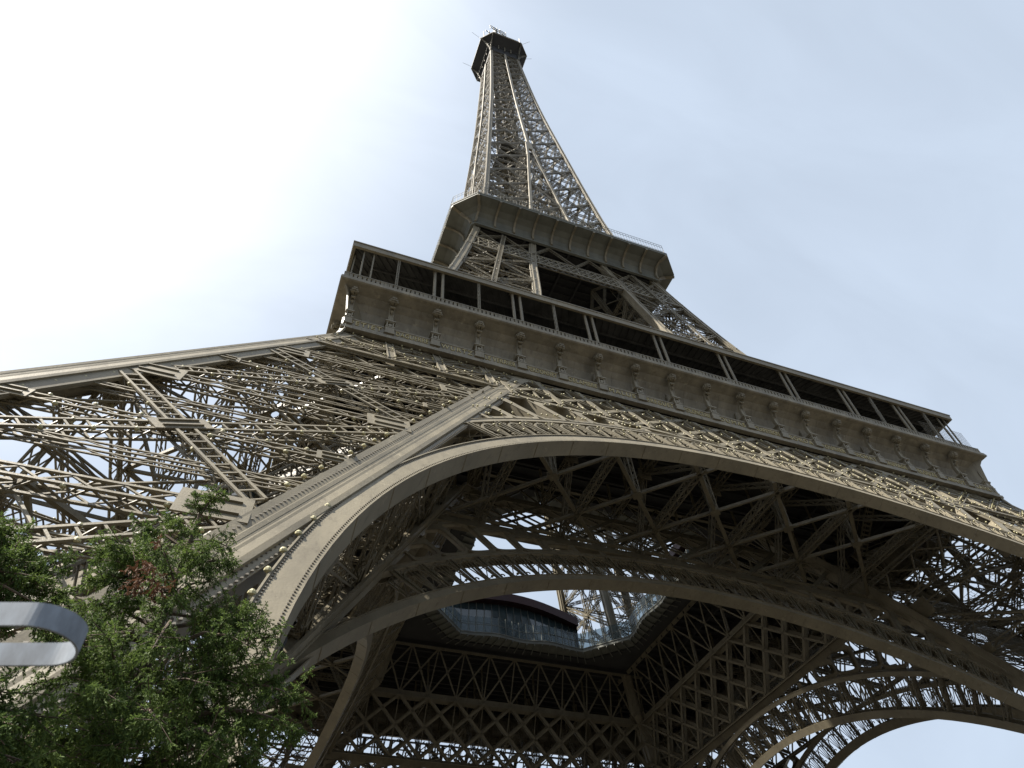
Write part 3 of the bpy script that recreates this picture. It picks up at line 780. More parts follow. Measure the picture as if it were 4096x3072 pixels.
# ------------------------------------------------------------------ upper legs 57 .. 116
UPN = [57, 62.5, 72, 82, 91.8, 100.9]
def make_upper_leg(sx, sy):
    leg = MB(); c = {}
    for i, Wx in enumerate((Hi, Ho)):
        for j, Wy in enumerate((Hi, Ho)): c[i, j] = (lambda z, Wx=Wx, Wy=Wy: V(sx*Wx(z), sy*Wy(z), z))
    faces = [((0, 1), (1, 1), nrm(V(0, sy, .25)), 1), ((1, 0), (1, 1), nrm(V(sx, 0, .25)), 1), ((0, 0), (1, 0), nrm(V(0, -sy, -.25)), 0), ((0, 0), (0, 1), nrm(V(-sx, 0, -.25)), 0)]
    for fa, fb, n, outer in faces:
        fA, fB = c[fa], c[fb]
        near = sy < 0 and fa == (0, 1)
        gA, gB, ins = fA, fB, n*.28
        fA = lambda z, g=gA, s=ins: g(z)-s
        fB = lambda z, g=gB, s=ins: g(z)-s
        for z0, z1 in zip(UPN[:-1], UPN[1:]):
            a0, b0, a1, b1 = fA(z0), fB(z0), fA(z1), fB(z1); zm = (z0+z1)/2
            lat(leg, *cut(a0, b1, .8, .8), n, .55, .4, .1, .8, 'z'); lat(leg, *cut(b0, a1, .8, .8), n, .55, .4, .1, .8, 'z'); lat(leg, *cut(a1, b1, .6, .6), n, .5, .4, .09, .8, 'z')
            if z0 > 60: lat(leg, fA(zm), fB(zm), n, .4, .3, .08, .8, 'z')
            gusset(leg, (fA(zm)+fB(zm))/2+n*.25, b1-a0, n, 1.2, .7)
            if near:
                for P_, Q_ in ((a0, b1), (b0, a1), (a1, b1)): lampline(P_, Q_, 1.15, n, .22, .27)
                e = nrm(b0-a0); lampline(fA(z0)+e*.65, fA(z1)+e*.65, .8, n, 0, .22); lampline(fB(z0)-e*.65, fB(z1)-e*.65, .8, n, 0, .22)
        lat(leg, (fA(82)+fB(82))/2+n*.15, (fA(110)+fB(110))/2+n*.15, n, .7, .5, .12, .75, 'x')
        lat(leg, (fA(57)+fB(57))/2, (fA(82)+fB(82))/2, n, .6, .4, .1, .9, 'z')
        am, bm = fA(104.8), fB(104.8); at, bt = fA(110.6), fB(110.6); mm, mt = (am+bm)/2, (at+bt)/2
        for p, q in ((am, mt), (mm, at), (mm, bt), (bm, mt)): lat(leg, p, q, n, .4, .3, .08, .8, 'z')
        if near:
            for p, q in ((am, mt), (mm, bt)): lampline(p, q, 1.3, n, .2, .22)
    for z in UPN[1:]+[87, 96, 104.8]:
        q = [c[0, 0](z), c[1, 0](z), c[1, 1](z), c[0, 1](z)]
        lat(leg, q[0], q[2], (0, 0, 1), .4, .4, .08, 1.2, 'z'); lat(leg, q[1], q[3], (0, 0, 1), .4, .4, .08, 1.2, 'z')
        for a in range(4): leg.beam((q[a]+q[(a+1) % 4])/2, (q[(a+1) % 4]+q[(a+2) % 4])/2, .15, .15)
    for z0, z1 in zip(UPN[1:-1], UPN[2:]):
        ctr = (c[0, 0]((z0+z1)/2)+c[1, 1]((z0+z1)/2))/2
        for i in (0, 1):
            for j in (0, 1): leg.beam(c[i, j](z0), ctr, .11, .11); leg.beam(c[i, j](z1), ctr, .11, .11)
    for a in (-1.1, 1.1):
        g = lambda z: V(sx*((Hi(z)+Ho(z))/2+a), sy*((Hi(z)+Ho(z))/2-a), z)
        for z0, z1 in zip(range(57, 113, 8), range(65, 121, 8)): lat(leg, g(z0), g(z1), (sx, sy, 0), .4, .9, .1, 1.1, 'x')
    L0 = place(leg.build('upper_leg', 'iron'))
    zs = [51, 55]+list(np.arange(59, 112, 4.0))+[111.5]
    for i in (0, 1):
        for j in (0, 1):
            m = MB(); ex = V(sx*(1 if i == 0 else -1), 0, 0); ey = V(0, sy*(1 if j == 0 else -1), 0)
            chord(m, (lambda z, i=i, j=j: c[i, j](z)-V(sx*.39*i, sy*.39*j, 0)), zs, .78, ex, ey, plate=.3); m.build('chord', 'plate').parent = L0
for sx in (-1, 1):
    for sy in (-1, 1): make_upper_leg(sx, sy)
# double lattice belt round the tower below the second floor
for k in range(4):
    m = MB(); z0, z1 = 101.0, 104.8; F = lambda x, z, o=0.: rotk(V(x, -Ho(z)+o, z), k); n = rotk(nrm(V(0, -1, .2)), k)
    for o in (0, .5):
        for z in (z0, z1): m.beam(F(-Ho(z), z, o), F(Ho(z), z, o), .35, .14, n)
        st = 1.05
        for i in range(-18, 18):
            x = i*st
            for d_ in (-2, 2):
                xa, xb = x, x+d_*st*1.3
                if abs(xa) < Ho(z0)-.1 and abs(xb) < Ho(z1)-.1: m.beam(F(xa, z0, o), F(xb, z1, o), .17, .08, n)
    for e in np.arange(-17, 17.1, 1.7): m.beam(F(e, z0, .1), F(e*.98, z1, .1), .14, .3, n)
    if k == 0: lampline(F(-Ho(z0), z0+.6), F(Ho(z0), z0+.6), .75, n, 0, .22); lampline(F(-Ho(z1), z1-.7), F(0, z1-.7), .8, n, 0, .22)
    # bracing above the belt between the legs
    for a, b_ in ((-Hi(104.8), 0), (0, Hi(104.8))):
        lat(m, F(a, 104.8), F((a+b_)/2, 110.6), n, .35, .3, .07, .8, 'z'); lat(m, F(b_, 104.8), F((a+b_)/2, 110.6), n, .35, .3, .07, .8, 'z')
    # same belt on the inner faces
    G = lambda x, z: rotk(V(x, -Hi(z), z), k)
    for z in (z0, z1): m.beam(G(-Hi(z), z), G(Hi(z), z), .3, .3, n)
    for i in range(-8, 8): m.beam(G(i, z0), G(max(-7.5, min(7.5, i+2)), z1), .14, .08, n); m.beam(G(i, z0), G(max(-7.5, min(7.5, i-2)), z1), .14, .08, n)
    place(m.build('lattice_belt', 'iron'))

# ------------------------------------------------------------------ second floor gallery
def octa(h, c_, z): return [V(-h+c_, -h, z), V(h-c_, -h, z), V(h, -h+c_, z), V(h, h-c_, z), V(h-c_, h, z), V(-h+c_, h, z), V(-h, h-c_, z), V(-h, -h+c_, z)]
def loft(m, P_):
    vs = []; fs = []
    for r in P_: vs += r
    n_ = len(P_[0])
    for i in range(len(P_)-1):
        for j in range(n_): fs.append((n_*i+j, n_*i+(j+1) % n_, n_*i+n_+(j+1) % n_, n_*i+n_+j))
    m.poly(vs, fs)
H2, C2, Z2 = 20.9, 3.37, 114.55
pr2 = [(17.05, .35, 110.7), (17.45, .5, 110.72), (17.45, .5, 111.05), (17.30, .5, 111.1), (17.30, .5, 111.3), (17.32, .6, 112.1), (17.6, .9, 112.9), (18.2, 1.6, 113.5), (19.2, 2.4, 113.9), (20.75, 3.3, 114.0), (20.9, 3.37, 114.0), (20.9, 3.37, 114.35), (20.98, 3.4, 114.4), (20.98, 3.4, 114.55), (16, .1, 114.58)]
m = MB(); loft(m, [octa(*p) for p in pr2]); g2 = place(m.build('second_gallery', 'grey'))
m = MB()
for k in range(4):
    for i in range(-5, 6):
        x = i/5*16.9; pts = []
        for h, c_, z in pr2[4:10]:
            lim = h-c_; xx = x if abs(x) < lim else math.copysign(lim, x)
            xx = x*(1 if abs(i) < 5 else (lim/16.9 if z > 112 else 1)); pts.append(rotk(V(xx, -h-.14, z-.16), k))
        m = MB(); m.path(pts, .34, .45, rotk(V(0, -1, 0), k)); m.build('rib', 'plate').parent = g2
m = MB(); m.plate([V(p[0], p[1], 111.4) for p in octa(17.1, .1, 0)], [V(p[0]*.12, p[1]*.12, 111.4) for p in octa(17.1, .1, 0)], (0, 0, 1), .4)
for i in range(-11, 12):
    m.beam(V(-17, i*1.5, 111.2), V(17, i*1.5, 111.2), .15, .5)
for i in (-12, -8, -4, 0, 4, 8, 12): m.beam(V(i, -17, 110.9), V(i, 17, 110.9), .3, .7)
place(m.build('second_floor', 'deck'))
m = MB()
for z in (116.9, 117.6, 115.4):
    r = octa(20.7, 3.3, z)
    for a, b_ in zip(r, r[1:]+r[:1]): m.beam(a, b_, .05, .05)
r = octa(20.7, 3.3, 114.5)
for a, b_ in zip(r, r[1:]+r[:1]):
    L_ = np.linalg.norm(b_-a)
    for t in np.linspace(0, 1, max(2, int(L_/.55))): p = a+(b_-a)*t; m.beam(p, p+V(0, 0, 3.1), .035, .035)
m.build('railing', 'grey').parent = g2
# inner screen of pale upright bars on the upper terrace of the second floor
m = MB()
for k in range(4):
    for x in np.arange(-16.3, 16.4, .42): m.beam(rotk(V(x, -17.0, 114.6), k), rotk(V(x*.985, -16.7, 119.6), k), .13, .06, rotk(V(0, -1, 0), k))
    m.beam(rotk(V(-16.5, -16.9, 116.5), k), rotk(V(16.5, -16.9, 116.5), k), .08, .08); m.beam(rotk(V(-16.3, -17.0, 115), k), rotk(V(16.3, -17.0, 115), k), .9, .05, rotk(V(0, -1, 0), k))
m.build('terrace_screen', 'plate').parent = g2

# ------------------------------------------------------------------ tapering upper shaft 114 .. 268
ROWS = [114.5, 121.5, 130, 138.3, 147.6, 157, 166.5, 176, 186.3, 196.3, 205.5, 214.3, 222.3, 230, 237, 244, 250.5, 256.5, 262, 267]
sh = MB()
for k in range(4):
    F = lambda x, z, o=0.: rotk(V(x, -Ho(z)+o, z), k); n = rotk(nrm(V(0, -1, .08)), k)
    for z0, z1 in zip(ROWS[:-1], ROWS[1:]):
        hm = .44+.1*(z0 < 180)
        for s_ in (-1, 1):
            a0, a1, b0, b1 = F(s_*Hi(z0), z0), F(s_*Hi(z1), z1), F(s_*Ho(z0), z0), F(s_*Ho(z1), z1)
            t = .115 if z0 < 180 else .10
            i_ = -n*.3; lat(sh, *cut(a0+i_, b1+i_, .3, .4), n, .42, .3, t, .9, 'z', sides=False); lat(sh, *cut(b0+i_, a1+i_, .4, .3), n, .42, .3, t, .9, 'z', sides=False)
            lat(sh, *cut(a1+i_, b1+i_, .3, .4), n, .38, .3, t, .8, 'z', sides=False)
            if z0 < 200:
                for f_ in (.5,): lat(sh, F(s_*Hi((z0+z1)/2), (z0+z1)/2, .3), F(s_*Ho((z0+z1)/2), (z0+z1)/2, .3), n, .35, .3, .09, .9, 'z', sides=False)
            if k == 0 and z0 < 260:
                lampline(a0, b1, 1.5, n, .2, .2); lampline(a1, b1, 1.3, n, .2, .2); lampline(b0, a1, 1.6, n, .2, .2)
        if z1 < 170:                                             # ladder between the two inner chords
            lat(sh, F(-Hi(z1), z1), F(Hi(z1), z1), n, .4, .3, .1, .7, 'z'); lat(sh, F(-Hi(z0), z0), F(Hi(z1), z1), n, .35, .3, .09, .8, 'z', sides=False); lat(sh, F(Hi(z0), z0), F(-Hi(z1), z1), n, .35, .3, .09, .8, 'z', sides=False)
        if z0 < 170:                                              # inner leg planes
            for s_ in (-1, 1):
                G = lambda x, z: rotk(V(x, -Hi(z), z), k)
                lat(sh, G(s_*Hi(z0), z0), G(s_*Ho(z1), z1), n, .4, .3, .1, 1.1, 'z', sides=False); lat(sh, G(s_*Ho(z0), z0), G(s_*Hi(z1), z1), n, .4, .3, .1, 1.1, 'z', sides=False)
                lat(sh, G(s_*Hi(z1), z1), G(s_*Ho(z1), z1), n, .4, .3, .1, 1.1, 'z', sides=False)
        # horizontal diaphragm
        sh.beam(F(-Ho(z1)+.5, z1, .5), rotk(V(Ho(z1)-.5, Ho(z1)-.5, z1), k), .16, .3); sh.beam(F(0, z1), rotk(V(Ho(z1), 0, z1), k), .12, .25); sh.beam(F(0, z1), V(0, 0, z1), .2, .3)
for a in (-1.4, 1.4):                                             # lift guides and spiral stair
    for b_ in (-1.4, 1.4): lat(sh, V(a, b_, 112), V(a, b_, 267), (0, 1, 0), .7, .7, .1, 1.3, 'z')
z = 115
while z < 265:
    t = z*1.1; sh.beam(V(2.6*math.cos(t), 2.6*math.sin(t), z), V(2.6*math.cos(t+1.2), 2.6*math.sin(t+1.2), z+1.1), .7, .08); z += 1.1
shaft_o = place(sh.build('upper_shaft', 'iron'))
zs = [114]+ROWS[1:]
for k in range(4):
    m = MB(); chord(m, lambda z: rotk(V(-Ho(z)+.31, -Ho(z)+.31, z), k), zs, .62, rotk(V(1, 0, 0), k), rotk(V(0, 1, 0), k), plate=.18); m.build('chord', 'plate').parent = shaft_o
    m = MB()
    zz = [z for z in zs if z <= 176]
    for s_ in (-1, 1):
        P_ = [rotk(V(s_*Hi(z), -Ho(z), z), k) for z in zz]; m.path(P_, .55, .5, rotk(V(0, -1, .1), k))
    P_ = [rotk(V(0, -Ho(z), z), k) for z in [171, 176]+[z for z in zs if z > 176]]; m.path(P_, .72, .5, rotk(V(0, -1, .1), k)); m.build('chord', 'plate').parent = shaft_o
m = MB(); m.box((0, 0, 186.0), (9, 9, .4)); m.box((2.5, 2.0, 184), (5, 5, 3)); m.build('middle_platform', 'deck').parent = shaft_o

# ------------------------------------------------------------------ summit cabin
H3, C3, Z3 = 8.57, 3.25, 275.4
m = MB(); loft(m, [octa(4.0, .2, 272.5), octa(7.9, 3.0, 274.9), octa(H3, C3, 275.3), octa(H3, C3, 276.3), octa(H3-.6, C3, 276.5), octa(1, .2, 276.6)])
for k in range(4):
    m.beam(rotk(V(-6, -6.2, 270), k), rotk(V(6, -6.2, 270), k), .1, .2)
    m.beam(rotk(V(0, -4.9, 268), k), rotk(V(0, -4.9, 274), k), 9.6, .2, rotk(V(0, -1, 0), k))
top = place(m.build('summit_platform', 'deck'))
m = MB(); r = octa(H3+.03, C3, 275.6)
for a, b_ in zip(r, r[1:]+r[:1]): m.beam(a, b_, .55, .12, (0, 0, 1)) if False else m.beam(a, b_, .35, .5, (0, 0, 1))
m.build('rim_beam', 'plate').parent = top; m = MB()
for k in range(4):
    for s_ in (-1, 1):
        for tgt in ((s_*(H3-C3), -H3), ):
            cpts = [(0, 266.5), (.10, 269.5), (.32, 272), (.62, 274), (1, 275.4)]
            pts = [rotk(V(s_*(5.15+(abs(tgt[0])-5.15)*t), -5.15-(-tgt[1]-5.15)*t, z), k) for t, z in cpts]
            m.path(pts, .45, .55, rotk(V(0, -1, 0), k)); m.build('bracket', 'plate').parent = top; m = MB()
            pts = [rotk(V(s_*(5.15+(H3-5.15)*t), -5.15-((H3-C3)-5.15)*t, z), k) for t, z in cpts]
            m.path(pts, .45, .55, rotk(V(s_, 0, 0), k)); m.build('bracket', 'plate').parent = top; m = MB()
for k in range(4):
    for x in (-2.3, 0, 2.3): m = MB(); m.beam(rotk(V(x, -5.5, 270.5), k), rotk(V(x, -5.7, 273.3), k), .3, .3); m.build('strut', 'plate').parent = top
m = MB(); m2 = MB()
r = octa(H3-.5, C3, 276.4)
for a, b_ in zip(r, r[1:]+r[:1]):
    L_ = np.linalg.norm(b_-a)
    for t in np.linspace(0, 1, int(L_/.45)): p = a+(b_-a)*t; m.beam(p, p+V(0, 0, 2.9), .07, .07)
    for h in (1.1, 2.0, 2.9): m.beam(a+V(0, 0, h), b_+V(0, 0, h), .09, .09)
m.box((0, 0, 278), (9, 9, 3)); m.box((0, 0, 281.5), (6, 6, 4)); m.tube((0, 0, 283.5), (0, 0, 290), 2.6, 1.6, 12)
m.build('cage', 'deck').parent = top
ant = MB()
ant.tube((0, 0, 290), (0, 0, 318), .7, .35, 8)
for z in (296, 301, 306, 311):
    for k in range(4): p = rotk(V(0, -.9, z), k); ant.beam(p, p+V(0, 0, 3.6), .9, .25, rotk(V(0, 1, 0), k))
place(ant.build('broadcast_mast', 'grey'))
# slender roof aerials on the rim (position, height, crossbars)
for (x, y, h, bars) in ((-7.4, -5.4, 7, 0), (-4.4, -7.6, 9, 2), (-3.2, -7.6, 8.2, 2), (-.8, -7.2, 7.4, 3), (5.3, -7.9, 5.0, 0), (6.2, -7.0, 3.6, 0), (-6.9, -3.5, 6.5, 1), (-5.9, -6.6, 5.2, 1)):
    a = MB(); a.beam(V(x, y, 276.4), V(x, y, 279+h), .26, .26)
    for b_ in range(bars):
        zz = 279+h*(.7+.28*b_); a.beam(V(x-1.3, y-.2, zz), V(x+1.3, y+.3, zz+.3), .2, .2); a.beam(V(x-1.3, y, zz-.6), V(x-1.3, y, zz+.6), .16, .16); a.beam(V(x+1.3, y, zz-.4), V(x+1.3, y, zz+.9), .16, .16)
    place(a.build('aerial', 'grey'))
for (p, q) in (((-8.5, -5, 276.5), (-12, -5.5, 278.5)), ((-8.5, 5, 276.5), (-12, 5.2, 278)), ((8.4, -4, 276.3), (11, -4.6, 277.6)), ((6, -8.3, 276.5), (8.2, -9.8, 277.3))):
    a = MB(); a.beam(p, q, .07, .07); place(a.build('whip_aerial', 'iron'))

# ------------------------------------------------------------------ spotlights of the tower
C0 = V(CX, CY, CZ)
def vis(p):
    d = p-C0; zc = d.dot(fw); 
    if zc <= 0: return None
    x, y = 2048+FPX*d.dot(rt)/zc, 1536-FPX*d.dot(up)/zc
    return (-30 < x < 4130 and -30 < y < 3100), np.linalg.norm(d)
lm = MB()
ang = np.linspace(0, 2*math.pi, 8, False)
rings = [(.26, -.32), (.50, -.12), (.46, .16), (.22, .42)]
lm.poly([V(r*math.cos(a), r*math.sin(a), z) for r, z in rings for a in ang], [(8*i+j, 8*i+(j+1) % 8, 8*i+8+(j+1) % 8, 8*i+8+j) for i in range(3) for j in range(8)]+[tuple(range(8))[::-1], tuple(range(24, 32))])
lm.box((0, 0, -.5), (.18, .18, .4)); lamp_me = lm.mesh('spotlight', 'lamp')
cand = [(vis(p)[1]/s, p, n, s) for p, n, s in lamps if vis(p) and vis(p)[0]]
cand.sort(key=lambda t: t[0])
rest = MB()
bv = np.array([v.co[:] for v in lamp_me.vertices]); bf = [tuple(p.vertices) for p in lamp_me.polygons]
def lmat(p, n, s):
    zax = nrm(V(0, 0, 1)+n*.35+rng.normal(0, .12, 3)); xax = nrm(np.cross(n, zax)); yax = np.cross(zax, xax); return np.column_stack([xax, yax, zax])*s
for i, (dd, p, n, s) in enumerate(cand):
    R_ = lmat(p, n, s)
    if i < 100:
        o = bpy.data.objects.new('spotlight', lamp_me); col.objects.link(o); o.parent = tower
        q = p-V(0, 0, GROUND); o.matrix_local = Matrix([[*R_[r], q[r]] for r in range(3)]+[[0, 0, 0, 1]])
    else: rest.poly(list(bv@R_.T+p), bf)
o = place(rest.build('distant_spotlights', 'lamp')); o['kind'] = 'stuff'
print('LAMPS', len(lamps), len(cand))

# ------------------------------------------------------------------ rivets on the nearest chord and arch band
rv = MB()
def rivets(p, q, n, pitch=.22, r=.035):
    p = np.array(p, float); q = np.array(q, float); L_ = np.linalg.norm(q-p); k = int(L_/pitch)
    for i in range(k):
        c_ = p+(q-p)*(i+.5)/k; rv.beam(c_, c_+n*.035, r*2, r*2, V(1, 0, .2))
nF = FN
Pf = lambda x, z, o=0.: V(x, -(A_O-B*z), z)+FN_IN*o
for s_, g_ in ((.56, 1), (.98, 1), (.56, -1), (.84, -1)):
    if 1:
        rivets(Pf(-(A_I-.6-B*9)-g_*s_, 9, .06), Pf(-(A_I-.6-B*50.5)-g_*s_, 50.5, .06), nF, .24, .045)
for t in range(-86, -20, 1):
    for rr in (.13, .86):
        for dt in (0, .25, .5, .75):
            a = math.radians(t+dt); p = Pf((35.23+rr)*math.sin(a), (11.45+(35.23+rr)*math.cos(a))/KK, -.0); rv.beam(p, p+nF*.03, .055, .055, V(1, 0, .2))
place(rv.build('rivet_rows', 'rivet'))['kind'] = 'stuff'

# ------------------------------------------------------------------ first floor pavilions
def pavilion(name, label, P4, z0, z1, z1b):
    root = empty(name, (sum(p[0] for p in P4)/4, sum(p[1] for p in P4)/4, z0)); tag(root, label, 'pavilion', 'glass pavilions beside the well')
    T = Matrix.Translation(-root.location)
    def put(m, nme, mm):
        o = m.build(nme, mm); o.parent = root; o.matrix_parent_inverse = T; return o
    a, b_, c_, d = [V(*p, 0) for p in P4]         # a-b is the side facing the well
    K = 20
    front = []; zt = []
    nn = nrm(np.cross(b_-a, V(0, 0, 1)))
    for i in range(K+1):
        t = i/K; front.append(a+(b_-a)*t-nn*(.9*math.sin(math.pi*t))); zt.append(z1+(z1b-z1)*t+.9*math.sin(math.pi*min(1, t*1.3)))
    m = MB(); lean = -nn*1.2
    for i in range(K): m.poly([front[i]+V(0, 0, z0), front[i+1]+V(0, 0, z0), front[i+1]+lean*-.6+V(0, 0, zt[i+1]-1.0), front[i]+lean*-.6+V(0, 0, zt[i]-1.0)], [(0, 1, 2, 3)])
    w_ = put(m, 'window_wall', 'dglass')
    m = MB()
    for i in range(K+1): m.beam(front[i]+V(0, 0, z0)-nn*.05, front[i]-lean*.6+V(0, 0, zt[i]-1.0)-nn*.05, .07, .12)
    for f_ in (.2, .55): 
        for i in range(K): m.beam(front[i]+V(0, 0, z0+f_*6)-nn*.08-lean*.6*f_, front[i+1]+V(0, 0, z0+f_*6)-nn*.08-lean*.6*f_, .05, .06)
    put(m, 'mullion', 'grey').parent = w_
    for o in w_.children: o.matrix_parent_inverse = Matrix.Identity(4)
    m = MB()
    for i in range(K):
        A0, B0 = front[i]+nn*.6*-1, front[i+1]-nn*.6
        A1, B1 = A0, B0
        bk = nn*8
        m.poly([A0+V(0, 0, zt[i]-1.3), B0+V(0, 0, zt[i+1]-1.3), B0+bk+V(0, 0, z1+.4), A0+bk+V(0, 0, z1+.4), A0+V(0, 0, zt[i]), B0+V(0, 0, zt[i+1]), B0+bk+V(0, 0, z1+1.4), A0+bk+V(0, 0, z1+1.4)],
               [(0, 1, 2, 3), (7, 6, 5, 4), (0, 4, 5, 1), (2, 6, 7, 3)]+([(0, 3, 7, 4)] if i == 0 else [])+([(1, 5, 6, 2)] if i == K-1 else []))
    put(m, 'roof', 'red')
    m = MB()
    for p, q in ((a, d), (b_, c_), (d, c_)):
        m.poly([p+V(0, 0, z0), q+V(0, 0, z0), q+V(0, 0, z1-.6), p+V(0, 0, z1-.6)], [(0, 1, 2, 3)])
    put(m, 'side_wall', 'dglass')
    return root
pavilion('glass_pavilion', 'dark red roofed glass pavilion across the far side of the well', [(10.2, 17.0), (-12.5, 17.0), (-12.5, 24.5), (10.2, 24.5)], 57.1, 63.6, 65.2)
pavilion('glass_pavilion', 'grey panelled glass pavilion along the right side of the well', [(18.0, -11.5), (18.0, 6.5), (25, 6.5), (25, -11.5)], 57.1, 63.5, 64.5)

# lift cabin inside the near left leg, seen through the lattice
m = MB(); p = V(-37.5, -37.5, 27.0); m.beam(p-V(0, 0, 2.2), p+V(0, 0, 2.2), 4.4, 4.0, (1, 1, 0))
lc = m.build('lift_cabin', 'dglass'); tag(lc, 'dark glazed lift cabin inside the lattice of the near left leg', 'lift')
m = MB()
for a in (-1, 1):
    for b_ in (-1, 1): m.beam(p+V(a*2.1-b_*1.0*0, b_*2.1, -2.3), p+V(a*2.1, b_*2.1, 2.3), .2, .2)
m.beam(p+V(0, 0, 2.2), p+V(0, 0, 2.5), 4.8, 4.4, (1, 1, 0)); m.beam(p-V(0, 0, 2.5), p-V(0, 0, 2.2), 4.8, 4.4, (1, 1, 0)); o = m.build('cabin_frame', 'iron'); o.parent = lc
# cylinder floodlights on the inside of the near left leg
for px, py, dd in ((1095, 2600, 33), (1190, 2370, 35)):
    p = C0+ray(px, py)*dd; m = MB(); m.tube(p, p+V(.15, .35, .75), .34, .34, 14); m.tube(p+V(.15, .35, .75), p+V(.18, .45, .95), .2, .12, 10)
    m.beam(p+V(.1, .3, .6), p+V(-.9, .9, 1.3), .08, .08)
    place(m.build('floodlight', 'deck'))

# ------------------------------------------------------------------ ground
m = MB(); S_ = 1500
m.poly([V(-S_, -S_, GROUND), V(S_, -S_, GROUND), V(S_, S_, GROUND), V(-S_, S_, GROUND)], [(0, 1, 2, 3)])
tag(m.build('ground', 'ground'), kind='structure')

# ------------------------------------------------------------------ trees
def at(dx, dy, dist):           # display pixel (2212 wide) at a horizontal distance from the camera
    d = ray(dx*1.85172, dy*1.85172); t = dist/math.hypot(d[0], d[1]); return C0+d*t
def limb(m, pts, r0, r1, k=7):
    n_ = len(pts)
    for i in range(n_-1):
        m.tube(pts[i], pts[i+1], r0+(r1-r0)*i/(n_-1), r0+(r1-r0)*(i+1)/(n_-1), k)
def spray(buf, p, q, dens, spread, size, droop=.45):
    """foliage along a twig p-q: short side shoots set with small flat leaflets"""
    p = np.array(p); q = np.array(q); L_ = np.linalg.norm(q-p); u = (q-p)/L_
    k = max(3, int(L_*dens))
    t = rng.random(k)**.8; base = p+(q-p)*t[:, None]
    d = rng.normal(0, 1, (k, 3)); d -= (d@u)[:, None]*u*.6; d /= np.linalg.norm(d, axis=1)[:, None]; d = d+u*.7; d[:, 2] -= droop; d /= np.linalg.norm(d, axis=1)[:, None]
    ln = spread*(.35+.65*rng.random(k))*(1.1-.6*t)
    for j in range(k):
        nl = max(4, int(ln[j]/size*5.0)); tt = (np.arange(nl)+rng.random(nl)*.6)/nl
        c_ = base[j]+d[j]*ln[j]*tt[:, None]+V(0, 0, -1)*(tt**2*ln[j]*.25)[:, None]
        a = rng.normal(0, 1, (nl, 3)); a = a*.5+d[j]*1.0; a[:, 2] -= .3; a /= np.linalg.norm(a, axis=1)[:, None]
        b_ = np.cross(a, rng.normal(0, 1, (nl, 3))); b_ /= np.linalg.norm(b_, axis=1)[:, None]+1e-9
        s_ = size*(.7+.7*rng.random(nl))[:, None]
        buf.append(np.stack([c_-b_*s_*.10, c_+a*s_*.45-b_*s_*.17, c_+a*s_, c_+a*s_*.45+b_*s_*.17], 1))
def leafmesh(name, buf, m, parent):
    A = np.concatenate(buf).reshape(-1, 3); nq = len(A)//4
    me = bpy.data.meshes.new(name); me.vertices.add(len(A)); me.vertices.foreach_set('co', A.astype(np.float32).ravel())
    me.loops.add(len(A)); me.loops.foreach_set('vertex_index', np.arange(len(A), dtype=np.int32))
    me.polygons.add(nq); me.polygons.foreach_set('loop_start', np.arange(0, len(A), 4, dtype=np.int32)); me.polygons.foreach_set('loop_total', np.full(nq, 4, np.int32))
    me.polygons.foreach_set('use_smooth',[False]*nq); me.update(calc_edges=True); me.materials.append(M[m]); o = bpy.data.objects.new(name, me); col.objects.link(o); o.parent = parent; o.matrix_parent_inverse = Matrix.Translation(-parent.location)
    print(name, nq); return o
def conifer(base, tip, branches, label, nrand, rad, seed, dens=40, hole=None):
    global rng; rng = np.random.default_rng(seed)
    base = np.array(base); tip = np.array(tip)
    root = empty('conifer_tree', tuple(base)); tag(root, label, 'tree')
    tr = MB(); ax = lambda t: base+(tip-base)*t+V(.10*math.sin(5*t), .08*math.sin(7*t+1), 0)
    limb(tr, [ax(t) for t in np.linspace(0, .99, 16)], .17, .02, 9)
    buf = []
    def branch(p, q, sub=1., dn=1.):
        if p[2] > base[2]+.8*(tip[2]-base[2]): dn = dn*1.2; sub = sub*1.3
        p = np.array(p); q = np.array(q); L_ = np.linalg.norm(q-p); mid = (p+q)/2+V(*(rng.normal(0, .06, 3)*L_))+V(0, 0, .08*L_)
        pts = [p, (p+mid)/2, mid, (mid+q)/2+V(0, 0, .03*L_), q]; limb(tr, pts, .014+.014*L_, .005, 5)
        nsub = max(4, int(L_*10*sub))
        for i in range(nsub):
            t = .25+.75*(i+rng.random()*.5)/nsub
            c_ = p+(q-p)*t+V(0, 0, .1*L_*math.sin(math.pi*t)); u = nrm(q-p); d = rng.normal(0, 1, 3); d -= d.dot(u)*u*.5; d = nrm(d)+u*.55; d[2] *= .7; d = nrm(d)
            e = c_+d*(.18+.30*rng.random())*(1.3-.7*t)*min(1.2, .5+L_*.5)
            tr.tube(c_, e, .007, .003, 4); spray(buf, c_, e, dens*dn*1.25, .16, .031)
        spray(buf, p+(q-p)*.3, q, dens*1.6*dn, .24, .033)
    for f, q, sub, dn in branches: branch(ax(f), np.array(q), sub, dn)
    for i in range(nrand):
        f = .30+.66*rng.random(); a = rng.random()*2*math.pi; r_ = rad(f)*(.65+.45*rng.random())
        p = ax(f); q = p+V(math.cos(a)*r_, math.sin(a)*r_, r_*(.30-.35*rng.random())+.05)
        if hole and hole(q): continue
        branch(p, q)
    t_o = tr.build('trunk', 'bark'); t_o.parent = root; t_o.matrix_parent_inverse = Matrix.Translation(-root.location)
    leafmesh('crown', buf, 'leaf', root)
    return root, ax, branch, buf
D1 = 8.2
tip1 = at(462, 1075, D1); base1 = V(tip1[0], tip1[1], GROUND)
base1 = V(tip1[0]-.18, tip1[1]+.05, GROUND)
def fr(z): return (z-base1[2])/(tip1[2]-base1[2])
br = []
